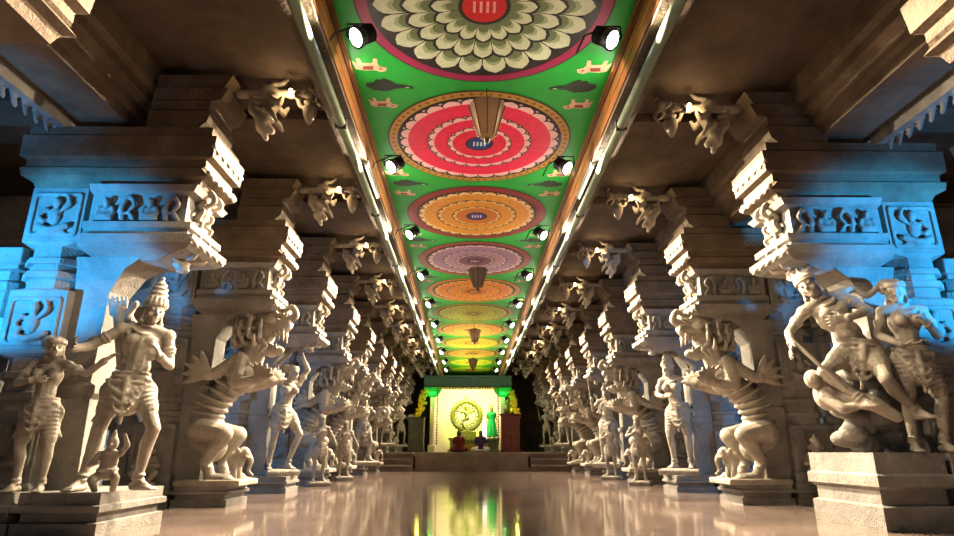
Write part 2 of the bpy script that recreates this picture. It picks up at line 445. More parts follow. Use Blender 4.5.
def waistcloth(cl, g, long=False, loops=3):
    pe, hx, fh = g['pelvis'], g['hx'], g['fh']; up = fh[:, 2]; fw = -fh[:, 1]
    cl.ring(pe + up * .085, up, .148, .018, 22, .80); cl.ring(pe + up * .045, up, .158, .016, 22, .80); cl.ring(pe + up * .0, up, .17, .018, 22, .80)
    for (H, K) in (('ha', 'ka'), ('hb', 'kb')):
        d = g[K] - g[H]; n = 7 if long else 5
        for t in range(n): cl.ring(g[H] + d * (.12 + t * (.115 if long else .10)), d, .100 - .0045 * t, .013, 14)
        cl.cap(g[H], g[H] + d * (.85 if long else .55), .102, .078 if long else .088)
    cl.ell(pe + fw * .055 - up * .13, (.165, .105, .17), fh)
    for k in range(loops):       # beaded cords slung over the thighs
        dz = .13 + .085 * k; pts = []
        for i in range(13):
            a = -1 + 2 * i / 12
            pts.append(pe + hx * (a * (.175 - .012 * k)) + fw * (.165 - .10 * a * a + .008 * k) - up * (dz * (1 - a * a) - .02))
        for p in pts: cl.ell(p, .018, None, 8, 6)
        cl.chain(pts, .010)
    cl.chain([pe + fw * .13 + up * .02, pe + fw * .15 - up * .16, pe + fw * .14 - up * .36], [.035, .032, .018])
    for q in (-1, 1):            # sash tails flying at the hips
        cl.curve([pe + hx * q * .15 + up * .03, pe + hx * q * .22 - up * .06, pe + hx * q * .20 - up * .22, pe + hx * q * .25 - up * .34], .026, .014)

def lotus_base(cl, w, d, h):
    cl.box(-w, w, -d, d, 0, h * .45); cl.box(-w * .9, w * .9, -d * .9, d * .9, h * .3, h)
    n = int(w / .05)
    for k in range(-n, n + 1): cl.ell((k * w / n * .95, -d, h * .62), (w / n * .45, .025, h * .35), None, 8, 6)

def figure(name, label, cat, J, fem=False, crown_kind='tall', mat=None, vox=.011, base=(.30, .22, .10), group=None, extra=None, arms2=None, long=False, loops=3, bodyname='figure'):
    mat = mat or M['statue']
    root = empty(name, (0, 0, 0), 0, label, cat, group)
    bh = base[2] if base else 0
    B = Clay(); g = human(B, J, fem, arms2=arms2); 
    if extra: extra(B, g)
    B.build(bodyname, mat, root, vox, 1, (0, 0, bh))
    C = Clay(); crown(C, g, crown_kind); C.build('crown' if crown_kind == 'tall' else 'headdress', mat, root, vox, 1, (0, 0, bh))
    W = Clay(); waistcloth(W, g, long, loops); W.build('waistcloth', mat, root, vox, 1, (0, 0, bh))
    if base:
        L = Clay(); lotus_base(L, *base); L.build('base', mat, root, .016, 1)
    return root

def yali(vox=.014):
    """rearing lion bracket, profile along +x"""
    root = empty('yali_statue', (0, 0, 0), 0, '', 'statue')
    B = Clay()
    B.curve([(-.12, 0, .42), (-.26, 0, .62), (-.17, 0, .92), (.05, 0, 1.18), (.22, 0, 1.42), (.28, 0, 1.66)], .19, .15)
    B.ell((.16, 0, 1.32), (.21, .23, .26)); B.ell((-.2, 0, .58), (.23, .25, .26))
    for k in range(9):       # ribbed belly
        t = k / 8; p = v3(-.24 + .10 * t + .40 * t * t, 0, .72 + .72 * t)
        B.ring(p, (.12 + .75 * t, 0, 1), .19 + .015 * math.sin(t * PI) + (.03 if t > .6 else 0), .022, 18)
    for q in (-1, 1):        # hind legs
        y = q * .2
        B.chain([(-.2, y, .60), (.10, y * 1.15, .56), (-.08, y * 1.1, .26), (.0, y * 1.1, .07)], [.15, .11, .07, .06])
        B.cap((-.02, y * 1.1, .06), (.20, y * 1.1, .055), .065, .06)
        for k in (-1, 0, 1): B.cap((.17, y * 1.1 + k * .045, .055), (.29, y * 1.1 + k * .055, .04), .032, .02, 8)
        B.ring((-.06, y * 1.1, .2), (.3, 0, 1), .075, .014, 12)
    # raised fore legs with spread claws
    def paw(p, d, side, L=.24):
        p = v3(*p); d = v3(*d); d /= np.linalg.norm(d); u = np.cross(d, v3(0, 1, 0)); u /= np.linalg.norm(u)
        B.ell(p, .075)
        for k in range(-2, 3):
            a = R(k * 24); e = d * math.cos(a) + u * math.sin(a)
            m = p + e * L * .7 + v3(0, side * .03, 0); B.cap(p, m, .05, .046, 8); B.cap(m, m + e * L * .45 + v3(0, side * .015, 0), .046, .02, 8)
            B.ring(p + e * L * .45, e, .038, .008, 10)
    for q in (-1, 1):
        y = q * .21
        B.chain([(.18, y, 1.46), (.16, y * 1.3, 1.16)], [.10, .075])
        B.chain([(.16, y * 1.3, 1.16), (.42, y * 1.1, 1.20)], [.075, .055]); paw((.45, y * 1.1, 1.23), (.55, 0, .9), q, .15)
        B.chain([(.10, y * 1.1, 1.40), (-.12, y * 1.45, 1.24)], [.085, .06]); paw((-.15, y * 1.5, 1.26), (-1, 0, .45), q)
    # head
    B.ell((.32, 0, 1.80), (.19, .18, .18)); B.chain([(.38, 0, 1.88), (.62, 0, 1.92)], [.14, .105]); B.chain([(.34, 0, 1.68), (.50, 0, 1.58), (.60, 0, 1.60)], [.10, .075, .055])
    B.curve([(.66, 0, 1.98), (.76, 0, 2.06), (.70, 0, 2.17), (.60, 0, 2.10)], .06, .03); B.ell((.68, .05, 1.93), .045); B.ell((.68, -.05, 1.93), .045)
    for q in (-1, 1):
        B.ell((.46, q * .12, 2.0), .07); B.ring((.46, q * .135, 2.0), (.4, q, .2), .075, .018, 12); B.curve([(.56, q * .12, 2.04), (.46, q * .15, 2.12), (.32, q * .17, 2.06)], .035, .025, 3)
        B.cap((.26, q * .16, 1.98), (.16, q * .26, 2.14), .06, .02)
        for k in range(5): B.cap((.42 + k * .055, q * .095, 1.83), (.43 + k * .055, q * .095, 1.755), .024, .009, 8)
        B.cap((.62, q * .07, 1.84), (.66, q * .08, 1.70), .03, .009, 8)
        for k in range(4): B.cap((.42 + k * .045, q * .06, 1.62), (.43 + k * .045, q * .06, 1.69), .02, .008, 8)
        B.curve([(.36, q * .16, 1.72), (.46, q * .15, 1.64), (.40, q * .15, 1.56)], .04, .02, 3)
    B.build('lion', M['statue'], root, vox, 1)
    Mn = Clay()
    for row, (rr, n, z0) in enumerate(((.20, 9, 1.86), (.23, 9, 1.76), (.24, 8, 1.66))):
        for k in range(n):
            a = R(90 + (k - (n - 1) / 2) * 30)      # around the back of the head in the y/x plane
            d = v3(-math.sin(a) * .9, math.cos(a), 0); p = v3(.28, 0, z0) + d * rr * .75
            Mn.curve([p, p + d * .08 + v3(0, 0, -.02), p + d * .13 + v3(0, 0, .05), p + d * .10 + v3(0, 0, .11)], .042, .016, 3)
    for k in range(7):
        a = R(-55 + k * 24); d = v3(-math.sin(a), 0, math.cos(a)); p = v3(.30, 0, 1.86) + d * .14
        for q in (-1, 0, 1): Mn.curve([p + v3(0, q * .09, 0), p + d * .12 + v3(0, q * .11, 0), p + d * .2 + v3(.06, q * .12, .0)], .045, .016, 3)
    Mn.build('mane', M['statue'], root, vox, 1)
    T = Clay(); T.curve([(-.3, 0, .45), (-.46, 0, .62), (-.44, 0, 1.0), (-.30, 0, 1.30), (-.36, 0, 1.58), (-.26, 0, 1.66)], .05, .035)
    for k in range(4): T.cap((-.28, 0, 1.62), (-.30 + .05 * k, 0, 1.80), .03, .012, 8)
    T.build('tail', M['statue'], root, vox, 1)
    # crouching elephant under the paws
    E = Clay(); E.ell((.30, 0, .40), (.16, .17, .17)); E.ell((.42, 0, .52), (.11, .12, .12)); E.curve([(.50, 0, .52), (.58, 0, .38), (.54, 0, .22), (.62, 0, .14)], .05, .028)
    for q in (-1, 1):
        E.ell((.36, q * .14, .54), (.05, .03, .09)); E.cap((.30, q * .11, .35), (.34, q * .13, .06), .07, .055); E.cap((.50, q * .07, .45), (.60, q * .09, .44), .025, .01, 8); E.ell((.49, q * .08, .57), .025)
    E.xf(Matrix.Translation((.0, 0, .0)) @ Matrix.Scale(.66, 4))
    E.build('elephant', M['statue'], root, vox, 1)
    L = Clay(); L.box(-.38, .38, -.33, .33, -.02, .05); L.build('base', M['statue'], root, .018, 1)
    return root

# ------------------------------------------------------------------ layout constants (metres; nave axis is x = 0, the hall runs along +y)
PX, PXR, Y0, BAY, NP = 3.75, 4.03, 5.72, 2.5, 10
CEIL = 4.48
ORD = ['nearest', 'second', 'third', 'fourth', 'fifth', 'sixth', 'seventh', 'eighth', 'ninth', 'tenth', 'eleventh', 'twelfth']
SIDE = {-1: 'left', 1: 'right'}
def XP(s): return PX if s < 0 else PXR
def PY(i, s=-1): return Y0 + BAY * i + (.22 if s > 0 else 0)

# ------------------------------------------------------------------ the setting
b = MB(); b.box(-9, 9, -3, 33, -.2, 0); tag(b.build('floor', M['floor']), kind='structure')
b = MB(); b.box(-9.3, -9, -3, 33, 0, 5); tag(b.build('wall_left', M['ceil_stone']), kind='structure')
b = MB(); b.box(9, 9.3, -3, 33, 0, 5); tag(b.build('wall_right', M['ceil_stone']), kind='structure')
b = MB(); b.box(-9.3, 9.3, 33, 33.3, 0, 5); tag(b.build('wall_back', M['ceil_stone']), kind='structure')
b = MB()
b.box(-1.36, 1.36, -1, 33, CEIL, 5.0, 0)
for s in (-1, 1):
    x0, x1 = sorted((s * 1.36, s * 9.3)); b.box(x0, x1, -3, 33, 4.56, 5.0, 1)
    for k in range(14):          # slab joints of the aisle roof: shallow ribs across
        y = -1.0 + 2.5 * k
        x0, x1 = sorted((s * 1.64, s * 3.44)); b.box(x0, x1, y - .14, y + .14, 4.44, 4.57, 1)
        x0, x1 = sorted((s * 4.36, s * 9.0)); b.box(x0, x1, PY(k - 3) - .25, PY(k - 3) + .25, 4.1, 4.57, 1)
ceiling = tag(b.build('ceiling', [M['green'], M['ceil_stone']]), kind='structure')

# painted edge beams on both sides of the painted ceiling
for s in (-1, 1):
    b = MB()
    for (xa, xb, z0, z1, mi) in ((1.36, 1.66, 4.36, 4.56, 1), (1.345, 1.66, 4.43, 4.46, 0), (1.375, 1.66, 4.10, 4.36, 0), (1.365, 1.66, 4.22, 4.235, 3), (1.39, 1.64, 4.06, 4.10, 2)):
        x0, x1 = sorted((s * xa, s * xb)); b.box(x0, x1, -1, 33, z0, z1, mi)
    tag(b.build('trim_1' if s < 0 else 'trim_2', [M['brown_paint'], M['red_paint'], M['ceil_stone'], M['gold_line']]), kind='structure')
# long stone architraves resting on the pillar corbels
for s in (-1, 1):
    b = MB()
    prof = [(3.86, 3.62, 4.12), (3.98, 3.62, 4.12), (4.0, 3.56, 4.18), (4.10, 3.56, 4.18), (4.16, 3.48, 4.26), (4.26, 3.48, 4.26), (4.3, 3.42, 4.32), (4.56, 3.42, 4.32)]
    b.stack([(z, *sorted((s * a, s * c)), -1.5, 33) for (z, a, c) in prof])
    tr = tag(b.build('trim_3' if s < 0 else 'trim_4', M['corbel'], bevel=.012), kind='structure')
    C = Clay(); rnd = random.Random(5)
    C.box(*sorted((s * 4.16, s * 4.24)), 1.5, 8.4, 3.74, 3.92)
    for k in range(46):
        y = 1.6 + .147 * k; x = s * 4.24
        C.curve([(x, y, 3.90), (x + s * .05, y + .05, 3.84), (x + s * .03, y - .03, 3.76), (x + s * .05, y + .04, 3.68)], .04, .022, 3); C.ell((x, y + .07, 3.86), .035); C.ell((x, y + .07, 3.74), .03)
    C.build('carved_fringe', M['pillar'], tr, .016, 1)

# painted animals between the medallions (paint on the ceiling)
def animal_poly(kind):
    if kind == 0:   # cow
        return [(-.20, .0), (-.19, .09), (-.08, .12), (.06, .11), (.12, .15), (.20, .13), (.22, .06), (.14, .03), (.11, -.02), (.12, -.13), (.07, -.13), (.05, -.04), (-.09, -.04), (-.10, -.13), (-.15, -.13), (-.15, -.02), (-.22, -.10)]
    return [(-.26, .02), (-.18, .10), (-.02, .12), (.08, .07), (.20, .05), (.28, .07), (.29, .02), (.20, -.01), (.10, -.03), (.03, -.10), (-.04, -.14), (-.07, -.10), (-.12, -.12), (-.16, -.06), (-.24, -.05)]
M['cow'] = paint('buff paint', srgb(205, 165, 130), .5, 0, .25, 18); M['cowred'] = paint('rust paint', srgb(120, 50, 36), .5)
M['peacock'] = paint('dark green black paint', srgb(22, 36, 24), .5, 0, .3, 18); M['peacock_hl'] = paint('pale paint', srgb(190, 200, 170), .5)
def animal(kind, x, y, fl, sc):
    b = MB(); P = animal_poly(kind)
    b.poly([(px * sc * fl, py * sc, 0) for px, py in P], 0)
    if kind == 0:
        b.poly([(px * sc * fl, py * sc, -.002) for px, py in ((-.10, .10), (.04, .10), (.05, .02), (-.08, .02))], 1)
        b.poly([((.14 + .03 * math.cos(t)) * sc * fl, (.08 + .02 * math.sin(t)) * sc, -.002) for t in (0, 1.5, 3, 4.5)], 1)
    else:
        b.poly([((.22 + .03 * math.cos(t)) * sc * fl, (.035 + .012 * math.sin(t)) * sc, -.002) for t in (0, 1.5, 3, 4.5)], 1)
    o = b.build('painted_cow' if kind == 0 else 'painted_peacock', [M['cow'], M['cowred']] if kind == 0 else [M['peacock'], M['peacock_hl']], ceiling, loc=(x, y, CEIL - .004))
    return o
MED_Y = [4.45 + 2.5 * k for k in range(11)]
for k in range(-1, 10):
    ym = 4.45 + 2.5 * k + 1.25
    for s in (-1, 1):
        animal(0, s * 1.17, ym - .36, -s, .8); animal(1, s * 1.02, ym, -s, .95); animal(0, s * 1.12, ym + .34, -s, .75)

# ------------------------------------------------------------------ painted lotus medallions
PC = {}
def pc(c, nm='medallion paint'):
    k = tuple(c)
    if k not in PC: PC[k] = paint('%s %d' % (nm, len(PC)), srgb(*c), .5, 0, .10, 14)
    return PC[k]
DK = (28, 22, 20)
def petal(n, k, r0, r1, sc=1.0, off=0.0):
    a0 = 2 * PI * (k + off) / n; h = PI / n * 1.12 * sc
    L = r1 - r0; pts = []
    for (t, w) in ((0, .80), (.35, .96), (.68, 1.0), (.84, .86), (.94, .52)):
        pts.append((r0 + L * t * (1 if sc == 1 else .965 * (1 - .06)) , w * h))
    tip = r0 + L * (1.0 if sc == 1 else .93)
    P = [(r * math.cos(a0 - w), r * math.sin(a0 - w)) for r, w in pts] + [(tip * math.cos(a0), tip * math.sin(a0))] + [(r * math.cos(a0 + w), r * math.sin(a0 + w)) for r, w in reversed(pts)]
    return P
def disc(b, r0, r1, z, mi, n=72):
    if r0 <= 0: b.poly([(r1 * math.cos(2 * PI * k / n), r1 * math.sin(2 * PI * k / n), z) for k in range(n)], mi); return
    for k in range(n):
        a, c = 2 * PI * k / n, 2 * PI * (k + 1) / n
        b.poly([(r0 * math.cos(a), r0 * math.sin(a), z), (r1 * math.cos(a), r1 * math.sin(a), z), (r1 * math.cos(c), r1 * math.sin(c), z), (r0 * math.cos(c), r0 * math.sin(c), z)], mi)
def medallion(y, label, border, rings, centre, motif, dots=None):
    RR = 1.17
    root = empty('ceiling_medallion', (0, y, CEIL), 0, label, 'ceiling medallion', 'painted lotus medallions along the ceiling')
    z = -.006
    b = MB(); disc(b, .0, RR, z, 1); disc(b, RR * border[1], RR * .985, z - .002, 0)
    if dots:
        for k in range(64):
            a = 2 * PI * k / 64; r = RR * (border[1] + .985) / 2; h = RR * (.985 - border[1]) * .32
            b.poly([(r * math.cos(a) + h * math.cos(a + q), r * math.sin(a) + h * math.sin(a + q), z - .003) for q in (0, PI / 2, PI, 3 * PI / 2)], 2)
    b.build('border', [pc(border[0]), pc(DK), pc(dots or DK)], root)
    for (n, r0, r1, tip, body, rbody, disc_c) in rings:
        z -= .005; b = MB()
        for off in ((0,) if rbody == .72 else (.5, 0)):
            zz = z - (0 if off else .0022)
            for k in range(n):
                b.poly([(x, yy, zz) for x, yy in petal(n, k, RR * r0, RR * r1, 1.0, off)], 0)
                b.poly([(x, yy, zz - .0007) for x, yy in petal(n, k, RR * r0, RR * r1, .86, off)], 1)
                b.poly([(x, yy, zz - .0014) for x, yy in petal(n, k, RR * r0, RR * (r0 + (r1 - r0) * rbody), .66, off)], 2)
            if rbody == .72:
                for k in range(n): b.poly([(x, yy, zz - .0018) for x, yy in petal(n, k, RR * r0, RR * (r0 + (r1 - r0) * .60), .8, off)], 4)
        if disc_c:
            disc(b, 0, RR * (r0 + (r1 - r0) * .55), z - .0042, 3)
        b.build('petal_ring', [pc(DK), pc(tip), pc(body), pc(disc_c or DK), pc(PG3)], root)
    z -= .005; b = MB(); rc = centre[1] * RR
    disc(b, 0, rc * 1.18, z, 1); disc(b, 0, rc, z - .001, 0)
    for k in range(4):
        for q in (-1, 1):
            b.box(-.012 + (k - 1.5) * rc * .3, .012 + (k - 1.5) * rc * .3, q * rc * .18 - rc * .17, q * rc * .18 + rc * .17, z - .004, z - .002, 2)
    b.build('centre_boss', [pc(centre[0]), pc(DK), pc(motif)], root)
    return root
PG, PG2, PG3 = (208, 214, 180), (158, 172, 126), (104, 118, 78)
MEDS = [
    ('pale green lotus medallion with red centre and magenta rim, nearest on the green ceiling', ((150, 10, 70), .90),
     [(22, .48, .885, PG, PG2, .72, None), (20, .30, .655, PG, PG2, .72, None), (16, .14, .43, PG, PG2, .72, None)], ((200, 18, 20), .17), (235, 160, 150), None),
    ('crimson pink lotus medallion with dark blue centre and ochre patterned rim on the green ceiling', ((176, 128, 36), .90),
     [(26, .66, .885, (240, 190, 190), (215, 50, 92), .6, (226, 6, 70)), (22, .40, .58, (240, 186, 186), (200, 60, 90), .6, (228, 6, 70)), (16, .22, .36, (240, 186, 186), (205, 60, 90), .6, (222, 8, 62))], ((24, 44, 120), .13), (190, 220, 235), (120, 84, 24)),
    ('golden orange lotus medallion with purple centre and dark red rim on the green ceiling', ((128, 16, 22), .86),
     [(28, .62, .85, (232, 190, 130), (216, 140, 34), .7, (214, 140, 36)), (22, .40, .58, (226, 176, 100), (206, 130, 30), .7, (214, 140, 36)), (14, .22, .36, (230, 180, 110), (206, 130, 30), .7, (196, 110, 30))], ((66, 44, 110), .13), (220, 200, 220), None),
    ('mauve lotus medallion with plum rings and brick rim on the green ceiling', ((150, 62, 48), .88),
     [(26, .62, .86, (214, 176, 176), (150, 96, 130), .7, (160, 116, 146)), (22, .40, .58, (206, 160, 172), (120, 66, 110), .7, (176, 130, 150)), (14, .2, .36, (206, 170, 176), (120, 60, 100), .7, (130, 60, 96))], ((96, 30, 60), .13), (220, 190, 190), None),
    ('bright orange lotus medallion with vermilion rings behind the second lantern', ((196, 120, 40), .88),
     [(26, .62, .86, (236, 170, 100), (220, 84, 30), .7, (226, 120, 40)), (22, .40, .58, (236, 160, 80), (206, 66, 26), .7, (230, 130, 50)), (14, .2, .36, (240, 170, 90), (200, 60, 26), .7, (214, 96, 40))], ((150, 40, 24), .13), (240, 200, 120), None),
    ('olive yellow lotus medallion with brown rings on the green ceiling', ((150, 110, 40), .88),
     [(26, .62, .86, (190, 180, 70), (130, 130, 40), .7, (160, 150, 50)), (22, .40, .58, (190, 170, 70), (120, 100, 36), .7, (170, 150, 60)), (14, .2, .36, (196, 176, 80), (120, 90, 36), .7, (150, 120, 50))], ((120, 60, 30), .13), (220, 210, 140), None),
    ('orange and rose lotus medallion near the third lantern', ((206, 130, 50), .88),
     [(26, .62, .86, (240, 170, 120), (226, 90, 50), .7, (232, 130, 66)), (22, .40, .58, (240, 160, 100), (216, 84, 40), .7, (236, 140, 70))], ((190, 50, 40), .2), (240, 210, 140), None),
    ('yellow lotus medallion with amber rings far along the ceiling', ((190, 140, 30), .88),
     [(24, .62, .86, (236, 200, 60), (220, 160, 30), .7, (230, 180, 40)), (20, .36, .58, (236, 190, 60), (210, 130, 30), .7, (226, 150, 40))], ((196, 90, 30), .2), (240, 220, 120), None),
    ('amber lotus medallion with orange petals close to the last lantern', ((180, 120, 30), .88),
     [(24, .62, .86, (240, 170, 60), (226, 120, 30), .7, (230, 140, 40)), (20, .36, .58, (236, 170, 60), (210, 110, 30), .7, (226, 140, 40))], ((190, 80, 30), .2), (240, 220, 120), None),
    ('yellow green lotus medallion last but one before the end of the ceiling', ((150, 170, 30), .88),
     [(24, .62, .86, (220, 220, 80), (190, 200, 40), .7, (200, 210, 50)), (20, .36, .58, (226, 210, 80), (210, 150, 40), .7, (220, 190, 50))], ((200, 90, 40), .2), (240, 230, 140), None),
    ('lime lotus medallion with red beaded ring above the shrine', ((160, 190, 40), .88),
     [(24, .62, .86, (210, 226, 90), (170, 200, 50), .7, (190, 216, 60)), (20, .36, .58, (230, 220, 90), (220, 130, 40), .7, (200, 216, 60))], ((210, 80, 40), .2), (240, 230, 140), None)]
for y, (lab, bd, rg, ce, mo, dots) in zip(MED_Y, MEDS): medallion(y, lab, bd, rg, ce, mo, dots)

# ------------------------------------------------------------------ pillars
def frieze_clay(u0, u1, y, sgn, z0, z1):
    """row of small seated figures and scrolls on a capital face"""
    C = Clay(); n = int((u1 - u0) / .17); h = z1 - z0
    for k in range(n):
        u = u0 + (k + .5) * (u1 - u0) / n; t = sgn * .03
        if k % 2 == 0:
            C.ell((u, y, z0 + h * .34), (.055, .05, h * .26)); C.ell((u, y + t, z0 + h * .72), (.035, .04, h * .16))
            C.curve([(u - .06, y + t, z0 + h * .5), (u - .075, y + t, z0 + h * .25), (u - .01, y + t * 1.5, z0 + h * .18)], .022)
            C.curve([(u + .06, y + t, z0 + h * .5), (u + .075, y + t, z0 + h * .25), (u + .01, y + t * 1.5, z0 + h * .18)], .022)
            C.cap((u - .06, y + t, z0 + .03), (u + .06, y + t, z0 + .03), .03)
        else:
            C.curve([(u - .05, y, z0 + .02), (u - .06, y + t, z0 + h * .5), (u, y + t, z0 + h * .9), (u + .06, y + t, z0 + h * .6), (u + .02, y + t, z0 + h * .4)], .032, .018)
            C.curve([(u + .06, y, z0 + .02), (u + .03, y + t, z0 + h * .25), (u - .01, y + t, z0 + h * .3)], .028, .014)
    return C

def make_pillar(ph, label, wide_ped=False, near=False):
    root = empty('carved_pillar', (0, 0, 0), 0, label, 'pillar')
    m = M['pillar']
    # pedestal
    b = MB(); e = .68
    def ped(u0, u1, yh, h, step=.035):
        b.stack([(0, u0, u1, -yh, yh), (h * .30, u0, u1, -yh, yh), (h * .33, u0 + step, u1 - step, -yh + step, yh - step), (h * .52, u0 + step, u1 - step, -yh + step, yh - step),
                 (h * .56, u0 - step * .3, u1 + step * .3, -yh - step * .3, yh + step * .3), (h * .70, u0 - step * .3, u1 + step * .3, -yh - step * .3, yh + step * .3),
                 (h * .73, u0 + step * .4, u1 - step * .4, -yh + step * .4, yh - step * .4), (h, u0 + step * .4, u1 - step * .4, -yh + step * .4, yh - step * .4)])
    ped(.0, e, .36, ph)
    b.build('pedestal', m, root, bevel=.01)
    b = MB(); hh = min(ph, .45)
    ped(-.70, -.03, .36, hh)
    b.build('plinth', m, root, bevel=.01)
    # main shaft: square blocks and chamfered lengths
    b = MB(); c, a = -.37, .27
    seq = []
    def sq(z0, z1, h=a): seq.extend([(z0, c - h, c + h, -h, h, .004), (z1, c - h, c + h, -h, h, .004)])
    def oc(z0, z1, h=a * .93): seq.extend([(z0, c - h, c + h, -h, h, h * .55), (z1, c - h, c + h, -h, h, h * .55)])
    def band(z0, z1, h=a * 1.02): seq.extend([(z0, c - h, c + h, -h, h, h * .5), (z1, c - h, c + h, -h, h, h * .5)])
    z = hh
    sq(z, z + .10, a * 1.1); sq(z + .13, .98); oc(1.0, 1.08); band(1.09, 1.15); oc(1.16, 1.26); band(1.27, 1.33); oc(1.34, 1.46); sq(1.50, 2.08); oc(2.11, 2.2); band(2.21, 2.27, a * 1.05); oc(2.28, 2.42); band(2.43, 2.5, a * 1.05); oc(2.51, 2.62); sq(2.66, 3.22)
    b.stack(seq); sh = b.build('shaft', m, root, bevel=.006)
    # relief panels on the square blocks: a raised frame with a small seated figure
    for (zc, hgt) in ((1.79, .42), (2.94, .42), (.72, .36)):
        for sg in (-1, 1):
            C = Clay(); y = sg * a
            for q in (-1, 1):
                C.box(c + q * .22 - .02, c + q * .22 + .02, y - .02, y + .02, zc - hgt / 2, zc + hgt / 2)
                C.box(c - .22, c + .22, y - .02, y + .02, zc + q * hgt / 2 - .02, zc + q * hgt / 2 + .02)
            C.ell((c, y, zc - .02), (.07, .045, .10)); C.ell((c + .01, y + sg * .02, zc + .12), (.045, .04, .055)); C.curve([(c - .08, y + sg * .02, zc + .05), (c - .14, y + sg * .02, zc - .03), (c - .08, y + sg * .03, zc - .08)], .025)
            C.curve([(c + .08, y + sg * .02, zc + .05), (c + .13, y + sg * .02, zc + .10), (c + .10, y + sg * .02, zc + .18)], .024); C.curve([(c - .13, y + sg * .02, zc - .13), (c, y + sg * .04, zc - .17), (c + .14, y + sg * .02, zc - .12)], .035)
            C.build('relief_panel', m, root, .014, 1)
    # slab behind the statue, carved from the same block
    b = MB(); b.stack([(.2, -.11, .24, -.17, .17), (1.1, -.11, .22, -.17, .17), (1.15, -.11, .26, -.19, .19), (1.22, -.11, .26, -.19, .19), (1.25, -.11, .20, -.17, .17), (2.1, -.11, .22, -.17, .17), (2.35, -.11, .34, -.2, .2), (2.52, -.11, .5, -.24, .24)])
    b.build('backing_slab', m, root, bevel=.01)
    # slender outer column
    b = MB(); c2 = -.86; q = .13; seq = []
    for (z0, z1, h, ch) in ((0, .12, q * 1.5, .01), (.14, .22, q * 1.35, .01), (.24, .7, q, .004), (.72, 1.0, q * .85, q * .45), (1.02, 1.10, q * 1.05, q * .5), (1.12, 1.5, q * .85, q * .45), (1.52, 1.85, q, .004), (1.87, 2.1, q * .85, q * .45), (2.12, 2.2, q * 1.15, q * .5), (2.22, 2.34, q * .9, q * .4), (2.36, 2.46, q * 1.4, .01), (2.48, 2.62, q * 1.7, .01)):
        seq.extend([(z0, c2 - h, c2 + h, -h, h, ch), (z1, c2 - h, c2 + h, -h, h, ch)])
    b.stack(seq); b.build('colonnette', m, root, bevel=.004)
    # capital
    b = MB()
    b.stack([(2.50, .06, .62, -0.203, 0.203), (2.54, .0, .76, -0.265, 0.265), (2.58, -.04, .96, -0.343, 0.343), (2.62, -.04, 1.02, -0.390, 0.390), (2.70, -.04, 1.04, -0.406, 0.406), (2.71, -.04, .96, -0.343, 0.343), (2.76, -.04, .94, -0.328, 0.328),
             (2.78, -.04, .98, -0.359, 0.359), (2.84, -.04, .98, -0.359, 0.359), (2.86, -.04, .88, -0.281, 0.281), (3.14, -.04, .88, -0.281, 0.281), (3.16, -.04, .96, -0.343, 0.343), (3.22, -.04, 1.0, -0.374, 0.374)])
    b.build('capital', m, root, bevel=.008)
    for sg in (-1, 1):
        frieze_clay(.02, .86, sg * .285, sg, 2.86, 3.14).build('frieze', m, root, .014, 1)
    # upper pier that carries the capital behind the statue
    # corbels stepping toward the nave
    b = MB()
    b.stack([(3.22, -.62, .96, -0.281, 0.281), (3.30, -.66, 1.0, -0.302, 0.302), (3.32, -.74, 1.07, -0.346, 0.346), (3.40, -.76, 1.0, -0.356, 0.356), (3.42, -.72, 1.03, -0.335, 0.335), (3.50, -.72, 1.03, -0.335, 0.335), (3.52, -.78, 1.10, -0.367, 0.367),
             (3.74, -.78, 1.12, -0.378, 0.378), (3.76, -.74, 1.06, -0.356, 0.356), (3.85, -.74, 1.06, -0.356, 0.356)])
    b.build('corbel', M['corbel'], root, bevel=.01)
    b = MB()
    b.stack([(3.86, .36, .86, -0.298, 0.298), (3.92, .36, .96, -0.310, 0.310), (4.02, .36, 1.0, -0.310, 0.310), (4.04, .36, .96, -0.285, 0.285), (4.12, .36, .96, -0.285, 0.285), (4.14, .36, 1.06, -0.273, 0.273), (4.26, .36, 1.12, -0.273, 0.273), (4.28, .36, 1.06, -0.248, 0.248), (4.43, .36, 1.14, -0.248, 0.248)])
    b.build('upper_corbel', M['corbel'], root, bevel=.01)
    # carved curl hanging under the corbel at the nave end
    C = Clay()
    C.curve([(.98, 0, 3.22), (1.04, 0, 3.08), (.97, 0, 2.92), (1.02, 0, 2.76), (.95, 0, 2.62), (.86, 0, 2.52)], .085, .055)
    for q in (-1, 1):
        for k in range(5):
            z = 3.12 - .14 * k; C.curve([(.97, q * .05, z), (1.05, q * .12, z - .02), (1.10, q * .13, z + .05), (1.05, q * .10, z + .08)], .036, .018)
            C.curve([(.92, q * .08, z - .05), (.90, q * .17, z - .03), (.95, q * .21, z + .04)], .036, .017)
        C.curve([(1.0, q * .05, 3.2), (1.12, q * .09, 3.24), (1.18, q * .09, 3.15), (1.12, q * .07, 3.1)], .042, .025)
    C.lathe((.92, 0, 2.36), [(.01, 0), (.04, .03), (.07, .08), (.055, .12), (.07, .15), (.04, .18), (.04, .24)], 12)
    C.xf(Matrix.Translation((-.13, 0, .02)) @ Matrix.Diagonal((1, .85, 1, 1)))
    C.build('scroll_bracket', M['statue'], root, .016, 1)
    # carved edging on the nave ends of the corbels
    C = Clay()
